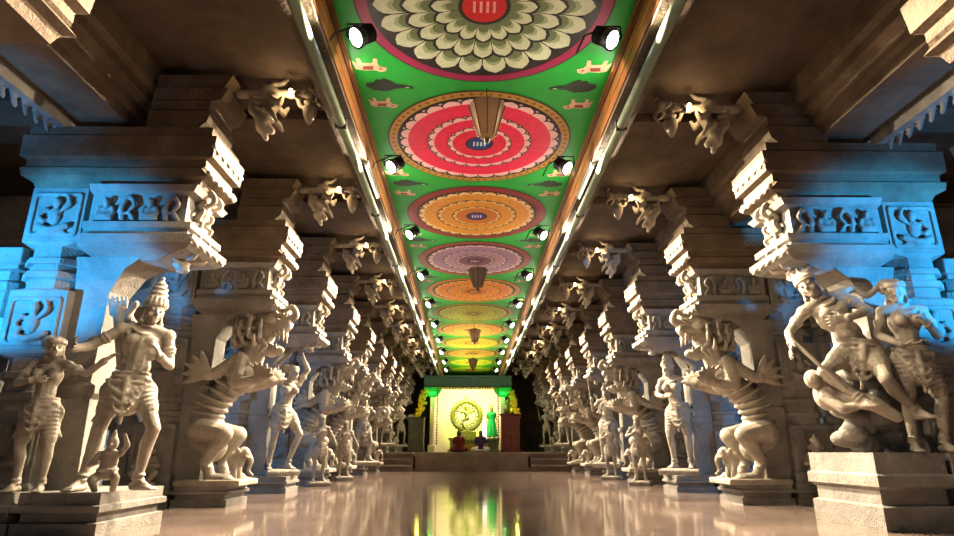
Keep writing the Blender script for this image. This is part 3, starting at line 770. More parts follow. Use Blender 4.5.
    for (zc, ue, n, w) in ((3.36, 1.08, 5, .33), (3.63, 1.11, 5, .36), (2.66, 1.03, 5, .38)):
        C = Clay(); C.cap((ue - .012, -w, zc), (ue - .012, w, zc), .03)
        for k in range(n):
            y = -w + 2 * w * (k + .5) / n; C.ell((ue, y, zc), (.022, w / n * .8, .045), None, 8, 6); C.ell((ue + .008, y, zc - .038), (.018, .025, .025), None, 8, 6)
        C.build('edging', M['statue'], root, .014, 1)
    for q in ():
        C = Clay(); C.curve([(1.05, q * .22, 3.84), (1.14, q * .22, 3.81), (1.16, q * .22, 3.70), (1.09, q * .22, 3.64)], .035, .022); C.build('curl', M['statue'], root, .014, 1)
    # bracket beast and arm under the ceiling
    C = Clay()
    C.curve([(1.44, 0, 4.36), (1.56, 0, 4.26), (1.50, 0, 4.10), (1.42, 0, 3.98)], .085, .075)
    C.ell((1.42, 0, 3.93), (.085, .085, .10)); C.cap((1.46, 0, 3.93), (1.54, 0, 3.86), .05, .04); C.cap((1.44, 0, 3.86), (1.48, 0, 3.78), .045, .03)
    for q in (-1, 1):
        C.cap((1.46, q * .05, 3.97), (1.49, q * .06, 3.99), .03); C.cap((1.36, q * .07, 3.98), (1.30, q * .13, 4.06), .035, .012)
        C.chain([(1.52, q * .08, 4.2), (1.62, q * .12, 4.10), (1.66, q * .12, 4.18)], [.045, .035, .025]); C.chain([(1.46, q * .08, 4.06), (1.58, q * .12, 3.98), (1.62, q * .12, 3.92)], [.045, .03, .022])
        for k in range(3): C.curve([(1.38, q * .06, 4.0 + k * .07), (1.30, q * .11, 4.02 + k * .07), (1.28, q * .12, 4.09 + k * .07)], .035, .014, 3)
    C.curve([(1.46, 0, 4.34), (1.50, 0, 4.44), (1.60, 0, 4.46), (1.66, 0, 4.52)], .05, .025)
    C.xf(Matrix.Translation((.13, 0, .66)) @ Matrix.Diagonal((.9, .9, .86, 1)))
    C.build('bracket_beast', M['statue'], root, .013, 1)
    C = Clay()
    C.cap((1.02, 0, 4.30), (1.98, 0, 4.32), .055, .04)
    C.ell((1.68, 0, 4.31), (.06, .06, .06)); C.ell((1.84, 0, 4.32), (.05, .055, .055))
    C.lathe((1.90, 0, 3.98), [(.008, 0), (.035, .03), (.07, .09), (.085, .15), (.05, .19), (.075, .22), (.045, .25), (.04, .34)], 12)
    C.ell((2.0, 0, 4.34), (.05, .06, .08)); C.ell((2.03, 0, 4.43), (.035, .04, .04)); C.curve([(2.0, 0, 4.30), (2.07, 0, 4.22), (2.04, 0, 4.14)], .03, .018)
    for q in (-1, 1):
        C.curve([(1.96, q * .05, 4.36), (1.92, q * .12, 4.30), (1.98, q * .12, 4.24)], .026, .016); C.curve([(1.74, q * .04, 4.3), (1.76, q * .1, 4.22), (1.82, q * .09, 4.2)], .03, .015)
    C.xf(Matrix.Translation((0, 0, .06)))
    C.build('bracket_arm', M['statue'], root, .012, 1)
    for ch in list(bpy.data.objects):      # settle capital and corbels on the shaft height
        if ch.parent == root:
            for v in ch.data.vertices:
                z = v.co.z
                if 2.3 < z: v.co.z -= .10 * (min(1, (z - 2.3) / .15) if z < 3.86 else max(0, (4.2 - z) / .34))
    return root

protoA = make_pillar(.26, '')
# variants with taller pedestals
def pillar_variant(ph, ky, ku=1):
    r = copy_tree(protoA)
    for ch in list(bpy.data.objects):
        if ch.parent == r and ch.name.startswith(('pedestal', 'plinth')):
            ch.data = ch.data.copy(); k = ph / .26
            for v in ch.data.vertices: v.co.z *= k; v.co.y *= ky; v.co.x *= ku if v.co.x > 0 else 1
    return r
pillars = {}
for i in range(NP):
    for s in (-1, 1):
        ph = {(-1, 0): (.33, 1.5), (1, 0): (.64, 1.5, .95)}.get((s, i))
        o = protoA if (i == 1 and s == -1) else (pillar_variant(*ph) if ph else copy_tree(protoA))
        on = i >= 7
        lab = '%s carved stone pillar with stepped corbels in the %s row%s' % (ORD[i], SIDE[s], ', on the shrine platform' if on else ' of the nave')
        if (s, i) == (-1, 0): lab = 'nearest carved pillar of the left row, behind the crowned warrior statue, blue lit outer side'
        if (s, i) == (1, 0): lab = 'nearest carved pillar of the right row on tall pedestal, with bright blue lit frieze'
        place(o, (s * XP(s), PY(i, s), .62 if on else 0), 0 if s < 0 else PI, lab, 'carved pillars along the %s of the nave' % SIDE[s])
        if on: o.scale = (1, 1, (4.5 - .62) / 4.5)
        pillars[(s, i)] = o

for s in (-1, 1):
    tr = bpy.data.objects['trim_3' if s < 0 else 'trim_4']
    for ch in list(bpy.data.objects):
        if ch.parent == protoA and ch.name.split('.')[0] in ('upper_corbel', 'corbel'):
            c = ch.copy(); COL.objects.link(c); c.parent = tr; c.name = 'front_corbel'; c.location = (s * XP(s), 2.98 if s < 0 else 3.1, 0); c.rotation_euler = (0, 0, 0 if s < 0 else PI)
# plain outer pillars of the aisles
def make_outer(label):
    root = empty('aisle_pillar', (0, 0, 0), 0, label, 'pillar')
    b = MB(); b.stack([(0, -.42, .42, -.42, .42), (.18, -.42, .42, -.42, .42), (.2, -.36, .36, -.36, .36), (.34, -.36, .36, -.36, .36)]); b.build('pedestal', M['pillar'], root, bevel=.01)
    b = MB(); seq = []
    for (z0, z1, h, ch) in ((.34, 1.0, .28, .004), (1.03, 1.5, .25, .13), (1.52, 1.6, .28, .13), (1.62, 2.05, .28, .004), (2.08, 2.5, .25, .13), (2.52, 2.6, .28, .13), (2.63, 3.1, .28, .004)):
        seq.extend([(z0, -h, h, -h, h, ch), (z1, -h, h, -h, h, ch)])
    b.stack(seq); b.build('shaft', M['pillar'], root, bevel=.006)
    b = MB(); b.stack([(3.1, -.3, .3, -.3, .3), (3.2, -.4, .4, -.4, .4), (3.3, -.42, .42, -.42, .42)]); b.build('capital', M['pillar'], root, bevel=.01)
    b = MB(); b.stack([(3.3, -.6, .6, -.35, .35), (3.42, -.9, .9, -.4, .4), (3.7, -1.0, 1.0, -.4, .4), (3.72, -.95, .95, -.36, .36), (3.9, -1.1, 1.1, -.36, .36), (4.08, -1.15, 1.15, -.36, .36)]); b.build('corbel', M['pillar'], root, bevel=.01)
    return root
outer = None
for i in range(-1, 7):
    for s in (-1, 1):
        o = make_outer('') if outer is None else copy_tree(outer)
        outer = outer or o
        place(o, (s * 6.7, PY(i, s), 0), 0, 'plain square pillar in the dim %s aisle, %s from the front' % (SIDE[s], ORD[i + 1]), 'plain pillars of the %s aisle' % SIDE[s])

# ------------------------------------------------------------------ statues
def at(s, i, u, y=0.0, z=None):
    base = .62 if i >= 7 else 0
    h = {(-1, 0): .33, (1, 0): .64}.get((s, i), .26 * (.862 if i >= 7 else 1))
    return (s * (XP(s) - u), PY(i, s) + y, base + (h if z is None else z))

# nearest left: crowned archer
def bow(B, g):
    q = g['sa'] + v3(-.02, .12, .0)
    B.cap(q + v3(.05, 0, -.3), q + v3(-.06, .02, .2), .055, .06)
    for k in range(5): B.cap(q + v3(-.06 + .03 * (k - 2), .02, .16), q + v3(-.10 + .04 * (k - 2), .02, .34), .018, .012, 8)
    n = g['neck']; B.curve([n + v3(-.12, .06, .0), n + v3(-.20, .1, .12), n + v3(-.15, .08, .24)], .05, .03)
    o = v3(-.04, -.10, 0)
    B.ell(o + v3(0, 0, .25), (.075, .06, .11)); B.ell(o + v3(0, 0, .15), (.075, .065, .06)); B.ell(o + v3(.01, -.02, .40), (.05, .055, .06)); B.cap(o + v3(.01, -.01, .44), o + v3(.01, 0, .50), .035, .015); B.cap(o + v3(.01, -.07, .40), o + v3(.01, -.085, .385), .01, .014, 8)
    B.chain([o + v3(-.08, 0, .31), o + v3(-.13, -.04, .22), o + v3(-.06, -.09, .24)], [.028, .024, .02]); B.chain([o + v3(.08, 0, .31), o + v3(.13, -.03, .38), o + v3(.10, -.05, .47)], [.028, .024, .018])
    B.chain([o + v3(-.04, 0, .14), o + v3(-.09, -.08, .10), o + v3(-.06, -.05, .02)], [.045, .036, .028]); B.chain([o + v3(.04, 0, .14), o + v3(.09, -.08, .11), o + v3(.08, -.06, .02)], [.045, .036, .028])
    B.ring(o + v3(0, -.01, .33), (0, 0, 1), .05, .011, 12); B.ring(o + v3(0, 0, .18), (0, 0, 1), .075, .013, 14)
archer = figure('warrior_statue', 'carved stone warrior with tall conical crown standing on the nearest pedestal of the left row', 'statue',
    dict(pelvis=(.0, 0, .93), waist=(.02, 0, 1.09), chest=(.05, -.01, 1.28), neck=(.07, -.01, 1.455), head=(.11, -.04, 1.60), face=(.55, -1, -.05), up=(.12, 0, 1),
         sa=(-.14, -.03, 1.42), ea=(-.37, -.06, 1.24), wa=(-.44, -.22, 1.20), da=(.2, -1, .2), na=(1, .2, 0), sb=(.26, 0, 1.38), eb=(.31, .0, 1.10), wb=(.25, -.20, 1.16), db=(-.3, -.5, .9), nb=(-1, 0, 0),
         ha=(-.10, 0, .90), hb=(.10, 0, .90), ka=(-.19, -.02, .50), aa=(-.26, .02, .085), fa=(-.35, -1, 0), kb=(.27, -.10, .53), ab=(.19, -.02, .085), fb=(.95, -.5, 0)),
    extra=bow, vox=.009, base=None, group=None)
place(archer, at(-1, 0, .60, -.25), R(16), archer['label'], s=.97)
companion = figure('woman_statue', 'smaller carved stone woman with outstretched arm beside the crowned warrior on the left', 'statue',
    dict(ea=(-.30, -.05, 1.18), wa=(-.06, -.22, 1.20), da=(1, -.1, .1), na=(0, 1, 0), eb=(.42, -.05, 1.30), wb=(.62, -.10, 1.46), db=(.8, -.1, .6), nb=(0, 0, -1), head=(.03, -.03, 1.6), face=(.5, -1, 0),
         ka=(-.12, -.06, .5), kb=(.16, -.04, .5), aa=(-.12, .02, .085), ab=(.14, 0, .085)), fem=True, crown_kind='bun', vox=.012, base=None, long=True)
place(companion, at(-1, 0, .0, -.44), R(8), companion['label'], s=.74)

# nearest right: leaning dancer on a rock and his companion
def rock(B, g):
    B.cap((0, .16, .4), (-.06, .16, 1.2), .11, .09)
    B.ell((-.30, .02, .52), (.13, .12, .15)); B.ell((-.42, -.04, .66), (.08, .08, .09)); B.chain([(-.34, -.05, .50), (-.24, -.15, .38), (-.12, -.17, .40)], [.06, .05, .035]); B.chain([(-.2, -.02, .5), (0, -.16, .42), (.16, -.18, .30)], [.09, .07, .05])
    p = g['sb']; B.curve([p, p + v3(.14, .02, .06), p + v3(.24, 0, -.02), p + v3(.34, 0, .05)], .045, .025)
    q = g['wa']; B.curve([q + v3(.0, -.03, .04), q + v3(.16, -.12, -.2), q + v3(.34, -.14, -.42)], .02, .016)
dancer_man = figure('dancer_statue', 'carved stone man leaning back in a dance, nearest statue of the right row', 'statue',
    dict(pelvis=(.02, 0, .93), waist=(-.06, -.02, 1.08), chest=(-.15, -.03, 1.26), neck=(-.25, -.04, 1.42), head=(-.34, -.08, 1.55), face=(-.55, -1, -.1), up=(-.5, 0, 1),
         sa=(-.41, -.04, 1.30), ea=(-.58, -.10, 1.10), wa=(-.60, -.25, .96), da=(-.3, -.4, -.7), na=(1, 0, 0), sb=(-.07, .0, 1.46), eb=(.14, -.08, 1.28), wb=(-.12, -.24, 1.18), db=(-1, -.2, -.1), nb=(0, 1, 0),
         ha=(-.07, 0, .92), hb=(.12, 0, .89), kb=(.10, -.28, .62), ab=(.34, -.10, .36), fb=(.6, -1, 0), ka=(-.34, -.14, .72), aa=(-.10, -.20, .46), fa=(.6, -1, 0)),
    crown_kind='cap', extra=rock, vox=.009, base=None)
C = Clay(); rnd = random.Random(11)
for k in range(26):
    t = k / 25; C.ell((-.02 + rnd.uniform(-.2, .26) * (1 - .4 * t), .14 + rnd.uniform(-.08, .08), .05 + .62 * t), (rnd.uniform(.09, .15), .11, rnd.uniform(.08, .13)))
C.build('rock_base', M['pillar'], dancer_man, .014, 1)
place(dancer_man, at(1, 0, .43, -.25), R(-16), dancer_man['label'], s=1.02)
woman_r = figure('woman_statue', 'carved stone woman with large hair bun, behind the leaning dancer of the right row', 'statue',
    dict(head=(-.04, -.03, 1.6), face=(-.5, -1, -.15), ea=(-.28, -.02, 1.15), wa=(-.16, -.22, 1.02), da=(1, -.3, 0), na=(0, 0, 1), eb=(.30, .02, 1.14), wb=(.10, -.20, 1.22), db=(-.7, -.2, .6), nb=(-1, 0, 0),
         kb=(.16, -.06, .5), ab=(.13, 0, .085)), fem=True, crown_kind='bun', vox=.011, base=None, long=True)
place(woman_r, at(1, 0, .04, -.42), R(-10), woman_r['label'], s=.92)

# rearing lions
yal = yali()
YL = {(-1, 1): 'rearing carved lion with fanned claws on the second pillar of the left row', (1, 1): 'rearing carved lion with fanned claws on the second pillar of the right row',
      (-1, 3): 'rearing carved lion with a small attendant at its feet, fourth pillar of the left row', (1, 3): 'rearing carved lion whose raised paws make a ring, fourth pillar of the right row',
      (-1, 4): 'rearing carved lion on the fifth pillar of the left row', (1, 5): 'rearing carved lion on the sixth pillar of the right row, just before the steps',
      (-1, 6): 'rearing carved lion on the seventh pillar of the left row beside the platform steps', (1, 6): 'rearing carved lion on the seventh pillar of the right row beside the platform steps',
      (-1, 8): 'rearing carved lion far back on the platform, left of the shrine', (1, 8): 'rearing carved lion far back on the platform, right of the shrine'}
first = True
for (s, i), lab in YL.items():
    o = yal if first else copy_tree(yal); first = False
    place(o, at(s, i, .40), 0 if s < 0 else PI, lab, 'rearing lion statues along the nave', s=1.07 if i < 7 else .92)

# dwarf seated on the plinth of the second right pillar
def small_dwarf():
    root = empty('dwarf_statue', (0, 0, 0), 0, '', 'statue')
    B = Clay(); B.ell((0, 0, .30), (.12, .10, .14)); B.ell((0, -.02, .50), (.085, .085, .09)); B.ell((0, -.10, .49), (.02, .02, .025))
    for q in (-1, 1):
        B.chain([(q * .11, 0, .38), (q * .17, -.05, .27), (q * .07, -.13, .30)], [.045, .038, .03]); B.chain([(q * .06, -.02, .2), (q * .15, -.14, .17), (q * .07, -.15, .05)], [.065, .055, .04]); B.cap((q * .07, -.15, .04), (q * .08, -.22, .03), .04, .03)
        B.ell((q * .09, -.01, .49), (.025, .02, .04)); B.ell((q * .03, -.085, .52), .014)
    hand(B, (-.07, -.13, .30), (.8, -.2, .3), (0, 1, 0), 1, .8); hand(B, (.07, -.13, .30), (-.8, -.2, .3), (0, 1, 0), -1, .8)
    B.ring((0, -.01, .4), (0, 0, 1), .08, .014); B.ell((0, 0, .585), (.075, .075, .04)); B.cap((0, 0, .58), (0, 0, .66), .05, .02)
    B.build('figure', M['statue'], root, .011, 1)
    L = Clay(); L.box(-.17, .17, -.25, .14, -.02, .04); L.build('base', M['statue'], root, .014, 1)
    return root
dw = small_dwarf(); place(dw, at(1, 1, -.36, -.36, .26), R(-10), 'little seated dwarf figure on the plinth of the second right pillar', s=.9)
dw2 = copy_tree(dw); place(dw2, at(-1, 1, -.36, -.36, .26), R(20), 'little seated dwarf figure on the plinth of the second left pillar', s=.8)

# dancers of the third pillars
dl = figure('dancer_statue', 'gold lit carved dancer with both arms raised, third pillar of the left row', 'statue',
    dict(pelvis=(-.03, 0, .93), waist=(.02, 0, 1.08), chest=(.05, 0, 1.28), neck=(.05, 0, 1.45), head=(.10, -.03, 1.59), face=(.3, -1, .1), sa=(-.13, 0, 1.41), sb=(.23, 0, 1.40),
         ea=(-.22, -.02, 1.68), wa=(-.02, -.03, 1.88), da=(.6, 0, .7), eb=(.36, -.05, 1.66), wb=(.22, -.06, 1.90), db=(-.1, 0, 1), kb=(.26, -.14, .56), ab=(.14, -.02, .085), ka=(-.14, -.04, .5), aa=(-.17, .02, .085)),
    fem=True, crown_kind='bun', vox=.012, base=(.28, .22, .10))
place(dl, at(-1, 2, .42), R(40), dl['label'], s=1.02)
dr = figure('dancer_statue', 'slender carved woman with one arm bent over her head, third pillar of the right row', 'statue',
    dict(pelvis=(.03, 0, .93), waist=(-.02, 0, 1.08), chest=(-.05, 0, 1.28), neck=(-.05, 0, 1.45), head=(-.09, -.03, 1.59), face=(-.3, -1, 0), sa=(-.23, 0, 1.40), sb=(.14, 0, 1.41),
         eb=(.34, -.02, 1.60), wb=(.12, -.04, 1.80), db=(-1, 0, .3), ea=(-.30, -.05, 1.18), wa=(-.14, -.24, 1.12), da=(1, -.3, .2), ka=(-.14, -.08, .5), kb=(.14, -.04, .5)),
    fem=True, crown_kind='tall', vox=.012, base=(.32, .24, .10), long=True)
place(dr, at(1, 2, .42), R(-35), dr['label'], s=1.08)

# warrior with shield (fifth right), reused deeper in the hall
def shield(B, g):
    w = g['wb']; B.ell(w + v3(.08, -.06, 0), (.24, .06, .17)); B.ring(w + v3(.08, -.10, 0), (0, 1, 0), .15, .02); B.ell(w + v3(.08, -.12, 0), .05)
    q = g['wa']; B.cap(q + v3(0, -.02, -.1), q + v3(-.05, -.1, .62), .022, .012)
war = figure('warrior_statue', 'carved crowned warrior with round shield, fifth pillar of the right row', 'statue',
    dict(ea=(-.34, -.04, 1.20), wa=(-.30, -.2, 1.36), da=(0, -.4, 1), eb=(.38, -.04, 1.20), wb=(.40, -.16, 1.30), db=(.8, -.4, .1), kb=(.2, -.1, .52), ab=(.2, 0, .085), fb=(.6, -1, 0), ka=(-.16, -.03, .5), aa=(-.18, .02, .085)),
    extra=shield, vox=.014, base=(.34, .26, .12))
place(war, at(1, 4, .55), R(-30), war['label'], s=1.08)
for s, i, lab in ((-1, 5, 'carved crowned warrior with shield, sixth pillar of the left row'), (1, 7, 'carved crowned warrior with shield at the right edge of the platform'), (-1, 7, 'carved crowned warrior with shield at the left edge of the platform'),
                  (-1, 9, 'carved crowned warrior with shield deepest in the left row'), (1, 9, 'carved crowned warrior with shield deepest in the right row')):
    o = copy_tree(war); place(o, at(s, i, .55), R(-30 * s), lab, s=1.05 if i < 7 else .9)
# attendants in front of the lions
att = figure('attendant_statue', 'small carved attendant standing before the lion of the fourth left pillar', 'statue',
    dict(ea=(-.32, -.06, 1.2), wa=(-.12, -.24, 1.25), da=(.6, -.3, .6), eb=(.34, -.02, 1.16), wb=(.42, -.12, .95)), crown_kind='cap', vox=.018, base=(.30, .22, .12))
place(att, at(-1, 3, .66, -.64, 0), R(30), att['label'], s=.72)
for s, i, y, lab in ((1, 3, -.64, 'small carved attendant standing before the lion of the fourth right pillar'), (1, 4, -.58, 'small carved attendant beside the shield warrior of the fifth right pillar'), (-1, 4, -.64, 'small carved attendant standing before the lion of the fifth left pillar')):
    o = copy_tree(att); place(o, at(s, i, .66, y, 0), R(-30 * s), lab, s=.72)

# ------------------------------------------------------------------ pipes, floodlights, lamps and lanterns
for s in (-1, 1):
    b = MB(); b.tube([(s * 1.50, -1, 4.0), (s * 1.50, 32.5, 4.0)], .052, 12)
    p = tag(b.build('hanging_pipe', M['pipe'], smooth=True), 'pale green steel pipe running the length of the %s painted beam' % SIDE[s], 'pipe')
    for k in range(13):
        y = .7 + 2.5 * k; b = MB(); b.tube([(s * 1.50, y, 4.0), (s * 1.54, y, 4.05), (s * 1.56, y, 4.07)], .014, 6)
        b.box(*sorted((s * 1.44, s * 1.56)), y - .02, y + .02, 3.945, 4.055); b.build('pipe_clip', M['black_metal'], p)
def floodlight():
    root = empty('hanging_floodlight', (0, 0, 0), 0, '', 'floodlight')
    # local: lens looks along -y and down; origin at lens centre
    b = MB(); b.lathe((0, 0, 0), [(.085, -.012), (.10, -.012), (.10, .01), (.085, .05), (.06, .10), (.055, .17), (.03, .19)], 18)
    for k in range(6): b.lathe((0, 0, .06 + .02 * k), [(.055, 0), (.082, .002), (.082, .006), (.055, .008)], 14)
    h = b.build('housing', M['black_metal'], root)
    b = MB(); b.lathe((0, 0, -.02), [(.02, -.012), (.06, -.006), (.084, .01)], 18); l = b.build('lens', M['lamp'], root)
    b = MB(); b.tube([(-.095, .07, .05), (-.11, .08, .10), (-.11, .08, .20), (.11, .08, .20), (.11, .08, .10), (.095, .07, .05)], .010, 6); b.build('yoke', M['black_metal'], root)
    b = MB(); b.tube([(0, .08, .2), (.22, .08, .10), (.30, .08, -.08)], .009, 6); b.build('arm', M['black_metal'], root)
    return root
fl = None
for i in range(11):
    for s in (-1, 1):
        o = floodlight() if fl is None else copy_tree(fl); fl = fl or o
        place(o, (s * 1.12, 4.45 + 2.5 * i, 4.12), 0, '%s lit white floodlight on the %s edge of the painted ceiling' % (ORD[i], SIDE[s]), 'floodlights under the ceiling')
        q = Vector((0, 0, -1)).rotation_difference(Vector((s * .62, -.42, -.62)))
        for ch in list(bpy.data.objects):
            if ch.parent == o:
                if ch.name.startswith('arm') and s < 0: ch.rotation_euler = (0, 0, 0); ch.scale = (-1, 1, 1)
                if ch.name.startswith(('housing', 'lens')): ch.rotation_mode = 'QUATERNION'; ch.rotation_quaternion = q
def lantern(label):
    root = empty('hanging_lantern', (0, 0, 0), 0, label, 'lantern', 'hanging lanterns along the ceiling')
    b = MB(); b.lathe((0, 0, 0), [(.02, -.40), (.085, -.38), (.10, -.34), (.19, -.02), (.20, 0), (.14, .02), (.05, .05)], 8); b.build('shade', M['lantern'], root)
    for k in range(8):
        a = 2 * PI * k / 8; b = MB(); b.tube([(r * math.cos(a), r * math.sin(a), z) for r, z in ((.09, -.38), (.104, -.34), (.195, -.02), (.204, 0))], .007, 6); b.build('rib', M['lantern_rib'], root)
    b = MB(); b.lathe((0, 0, -.46), [(.004, 0), (.03, .02), (.035, .05), (.02, .08)], 10); b.build('finial', M['lantern_rib'], root)
    b = MB(); b.tube([(0, 0, .04), (0, 0, .22)], .006, 6); b.build('cord', M['black_metal'], root)
    return root
lan = None
for k, (y, lab) in enumerate(((5.75, 'grey brown tapered lantern hanging before the crimson medallion'), (11.9, 'tapered lantern hanging second from the camera'), (18.4, 'small tapered lantern hanging third from the camera'), (24.6, 'last tapered lantern hanging just before the shrine'))):
    o = lantern('') if lan is None else copy_tree(lan); lan = lan or o
    place(o, (.06, y, CEIL - .22), 0, lab)
# lit tubes on the beams
def tube_lamp():
    root = empty('hanging_tube_light', (0, 0, 0), 0, '', 'tube light')
    b = MB(); b.box(-.03, .03, -.52, .52, -.02, .03); b.build('fitting', M['steel'], root)
    b = MB(); b.tube([(0, -.48, -.032), (0, .48, -.032)], .012, 8); b.build('tube', glow('tube glow', (1, .86, .62), 3), root)
    return root
tl = tube_lamp(); place(tl, (-1.40, 7.2, 4.04), 0, 'lit tube light fixed under the left painted beam')
t2 = copy_tree(tl); place(t2, (1.40, 7.2, 4.05), 0, 'lit tube light fixed under the right painted beam')
# small bulbs on the bracket arms
def bulb():
    root = empty('bracket_bulb', (0, 0, 0), 0, '', 'bulb')
    b = MB(); b.lathe((0, 0, 0), [(.004, -.03), (.016, -.022), (.02, -.005), (.014, .012)], 10); b.build('bulb', M['bulb'], root, smooth=True)
    b = MB(); b.lathe((0, 0, .012), [(.015, 0), (.015, .03), (.008, .04)], 8); b.build('socket', M['black_metal'], root)
    return root
bu = None
for i in range(8):
    for s in (-1, 1):
        o = bulb() if bu is None else copy_tree(bu); bu = bu or o
        place(o, (s * (XP(s) - 1.70), PY(i, s) - .09, 4.36), 0, 'tiny warm bulb on the stone bracket of the %s %s pillar' % (ORD[i], SIDE[s]), 'bulbs on the bracket arms')

# ------------------------------------------------------------------ platform and shrine
DZ = .62
b = MB(); b.box(-5.2, 5.2, 22.3, 32.9, 0, DZ); b.box(-1.95, 1.95, 21.75, 22.3, 0, DZ); b.box(-2.02, 2.02, 21.70, 22.35, DZ - .12, DZ - .04); b.box(-2.02, 2.02, 21.68, 22.35, 0, .1)
tag(b.build('stone_platform', M['dais'], bevel=.012), 'low stone platform carrying the shrine at the end of the nave', 'platform')
for s in (-1, 1):
    root = empty('stone_steps', (s * 2.7, 21.9, 0), 0, 'stone steps up to the platform on the %s of its centre block' % SIDE[s], 'steps')
    for k in range(3):
        b = MB(); w = .68; b.box(-w, w, -.55 + .28 * k, .38, .205 * k, .205 * (k + 1) - .03); b.box(-w, w, -.66 + .28 * k, .38, .205 * (k + 1) - .06, .205 * (k + 1)); b.build('step', M['dais'], root, bevel=.008)
# back wall
b = MB(); b.box(-1.72, 1.42, 26.9, 27.1, DZ + .001, 3.62); tag(b.build('wall_shrine', M['cream']), kind='structure')
# posts with green capitals, beam, fringe
beamr = empty('shrine_beam', (-.15, 24.4, 3.1), 0, 'dark teal beam across the front of the shrine', 'beam')
b = MB(); b.stack([(0, -1.75, 1.75, -.13, .13), (.05, -1.75, 1.75, -.15, .15), (.06, -1.75, 1.75, -.12, .12), (.36, -1.75, 1.75, -.12, .12), (.38, -1.75, 1.75, -.17, .17), (.46, -1.75, 1.75, -.17, .17)]); b.build('timber', M['blue_cloth'], beamr)
for k in range(24):
    b = MB(); x = -1.24 + 2.48 * k / 23; b.lathe((x, -.16, -.10), [(.004, 0), (.04, .03), (.05, .07), (.03, .1)], 8); b.build('pendant', M['gold_cloth'], beamr)
post = None
for s in (-1, 1):
    if post is None:
        post = empty('shrine_post', (0, 0, 0), 0, '', 'post')
        b = MB(); b.stack([(0, -.14, .14, -.14, .14), (.25, -.14, .14, -.14, .14), (.28, -.09, .09, -.09, .09, .04), (2.1, -.085, .085, -.085, .085, .04)]); b.build('shaft', M['cream'], post)
        b = MB(); b.stack([(2.1, -.12, .12, -.12, .12), (2.18, -.2, .2, -.17, .17), (2.3, -.3, .3, -.2, .2), (2.36, -.34, .34, -.2, .2), (2.46, -.34, .34, -.2, .2), (2.48, -.26, .26, -.16, .16)]); b.build('capital', M['green_enamel'], post)
        o = post
    else: o = copy_tree(post)
    place(o, (-.15 + s * 1.40, 24.4, DZ), 0, 'cream shrine post with glowing green capital on the %s' % SIDE[s], 'shrine posts')
M['bead'] = paint('dark marigold beads', srgb(70, 50, 20), .7, 0, .3, 30)
gar = None
for s in (-1, 1):
    if gar is None:
        gar = empty('bead_garland', (0, 0, 0), 0, '', 'garland'); 
        for k in range(22):
            b = MB(); b.lathe((0, 0, -.1 * k - .05), [(.004, -.035), (.028, -.02), (.034, 0), (.028, .02), (.004, .035)], 8); b.build('bead', M['bead'], gar, smooth=True)
        b = MB(); b.tube([(0, 0, -2.2), (0, 0, 0)], .006, 5); b.build('string', M['bead'], gar)
        o = gar
    else: o = copy_tree(gar)
    place(o, (-.15 + s * 1.20, 24.22, 3.1), 0, 'dark string of beads hanging at the %s of the shrine opening' % SIDE[s], 'hanging bead strings')
# yellow flower drapes outside the posts
fd = None
for s in (-1, 1):
    if fd is None:
        fd = empty('flower_drape', (0, 0, 0), 0, '', 'flower garland')
        C = Clay(); rnd = random.Random(3)
        for k in range(60):
            t = k / 59; C.ell((.30 * t * t + rnd.uniform(-.14, .14), rnd.uniform(-.08, .08), -1.05 * t + rnd.uniform(-.08, .08)), .065, None, 8, 6)
        C.build('flowers', M['gold_cloth'], fd, .02, 1); o = fd
    else: o = copy_tree(fd); 
    place(o, (-.15 + s * 1.72, 24.3, 3.0), 0 if s > 0 else PI, 'heavy yellow flower drape beside the %s shrine post' % SIDE[s], 'yellow flower drapes')
# dancing idol inside a flaming ring
idol = empty('dancing_idol', (-.20, 25.4, DZ), 0, 'gilded four armed dancing idol inside a flaming ring at the shrine', 'idol')
b = MB(); b.stack([(0, -.75, .75, -.35, .35), (.1, -.75, .75, -.35, .35), (.12, -.66, .66, -.3, .3), (.45, -.66, .66, -.3, .3), (.47, -.72, .72, -.34, .34), (.56, -.72, .72, -.34, .34)]); b.build('pedestal', M['bronze'], idol)
C = Clay(); zc = 1.44; RR = .58
C.ring((0, 0, zc), (0, 1, 0), RR, .085, 40, 1.0); C.ring((0, 0, zc), (0, 1, 0), RR - .1, .022, 40)
for k in range(30):
    a = 2 * PI * k / 30; p = v3(RR * math.cos(a), 0, zc + RR * math.sin(a)); d = v3(math.cos(a), 0, math.sin(a)); t = v3(-math.sin(a), 0, math.cos(a))
    C.curve([p, p + d * .07 + t * .02, p + d * .13 - t * .015], .04, .012, 3)
C.cap((0, 0, zc + RR), (0, 0, zc + RR + .22), .08, .03); C.ell((0, 0, zc + RR + .1), (.12, .07, .1))
C.box(-.4, .4, -.2, .2, .52, .80)
for k in range(18):
    a = 2 * PI * (k + .5) / 18; d = v3(math.cos(a), 0, math.sin(a)); t = v3(-math.sin(a), 0, math.cos(a)); c0 = v3(0, .06, zc)
    C.curve([c0 + d * (RR - .05), c0 + d * (RR - .14) + t * .05, c0 + d * (RR - .22) - t * .02, c0 + d * (RR - .17) - t * .05], .035, .015, 3)
C.build('flame_ring', M['bronze'], idol, .018, 1)
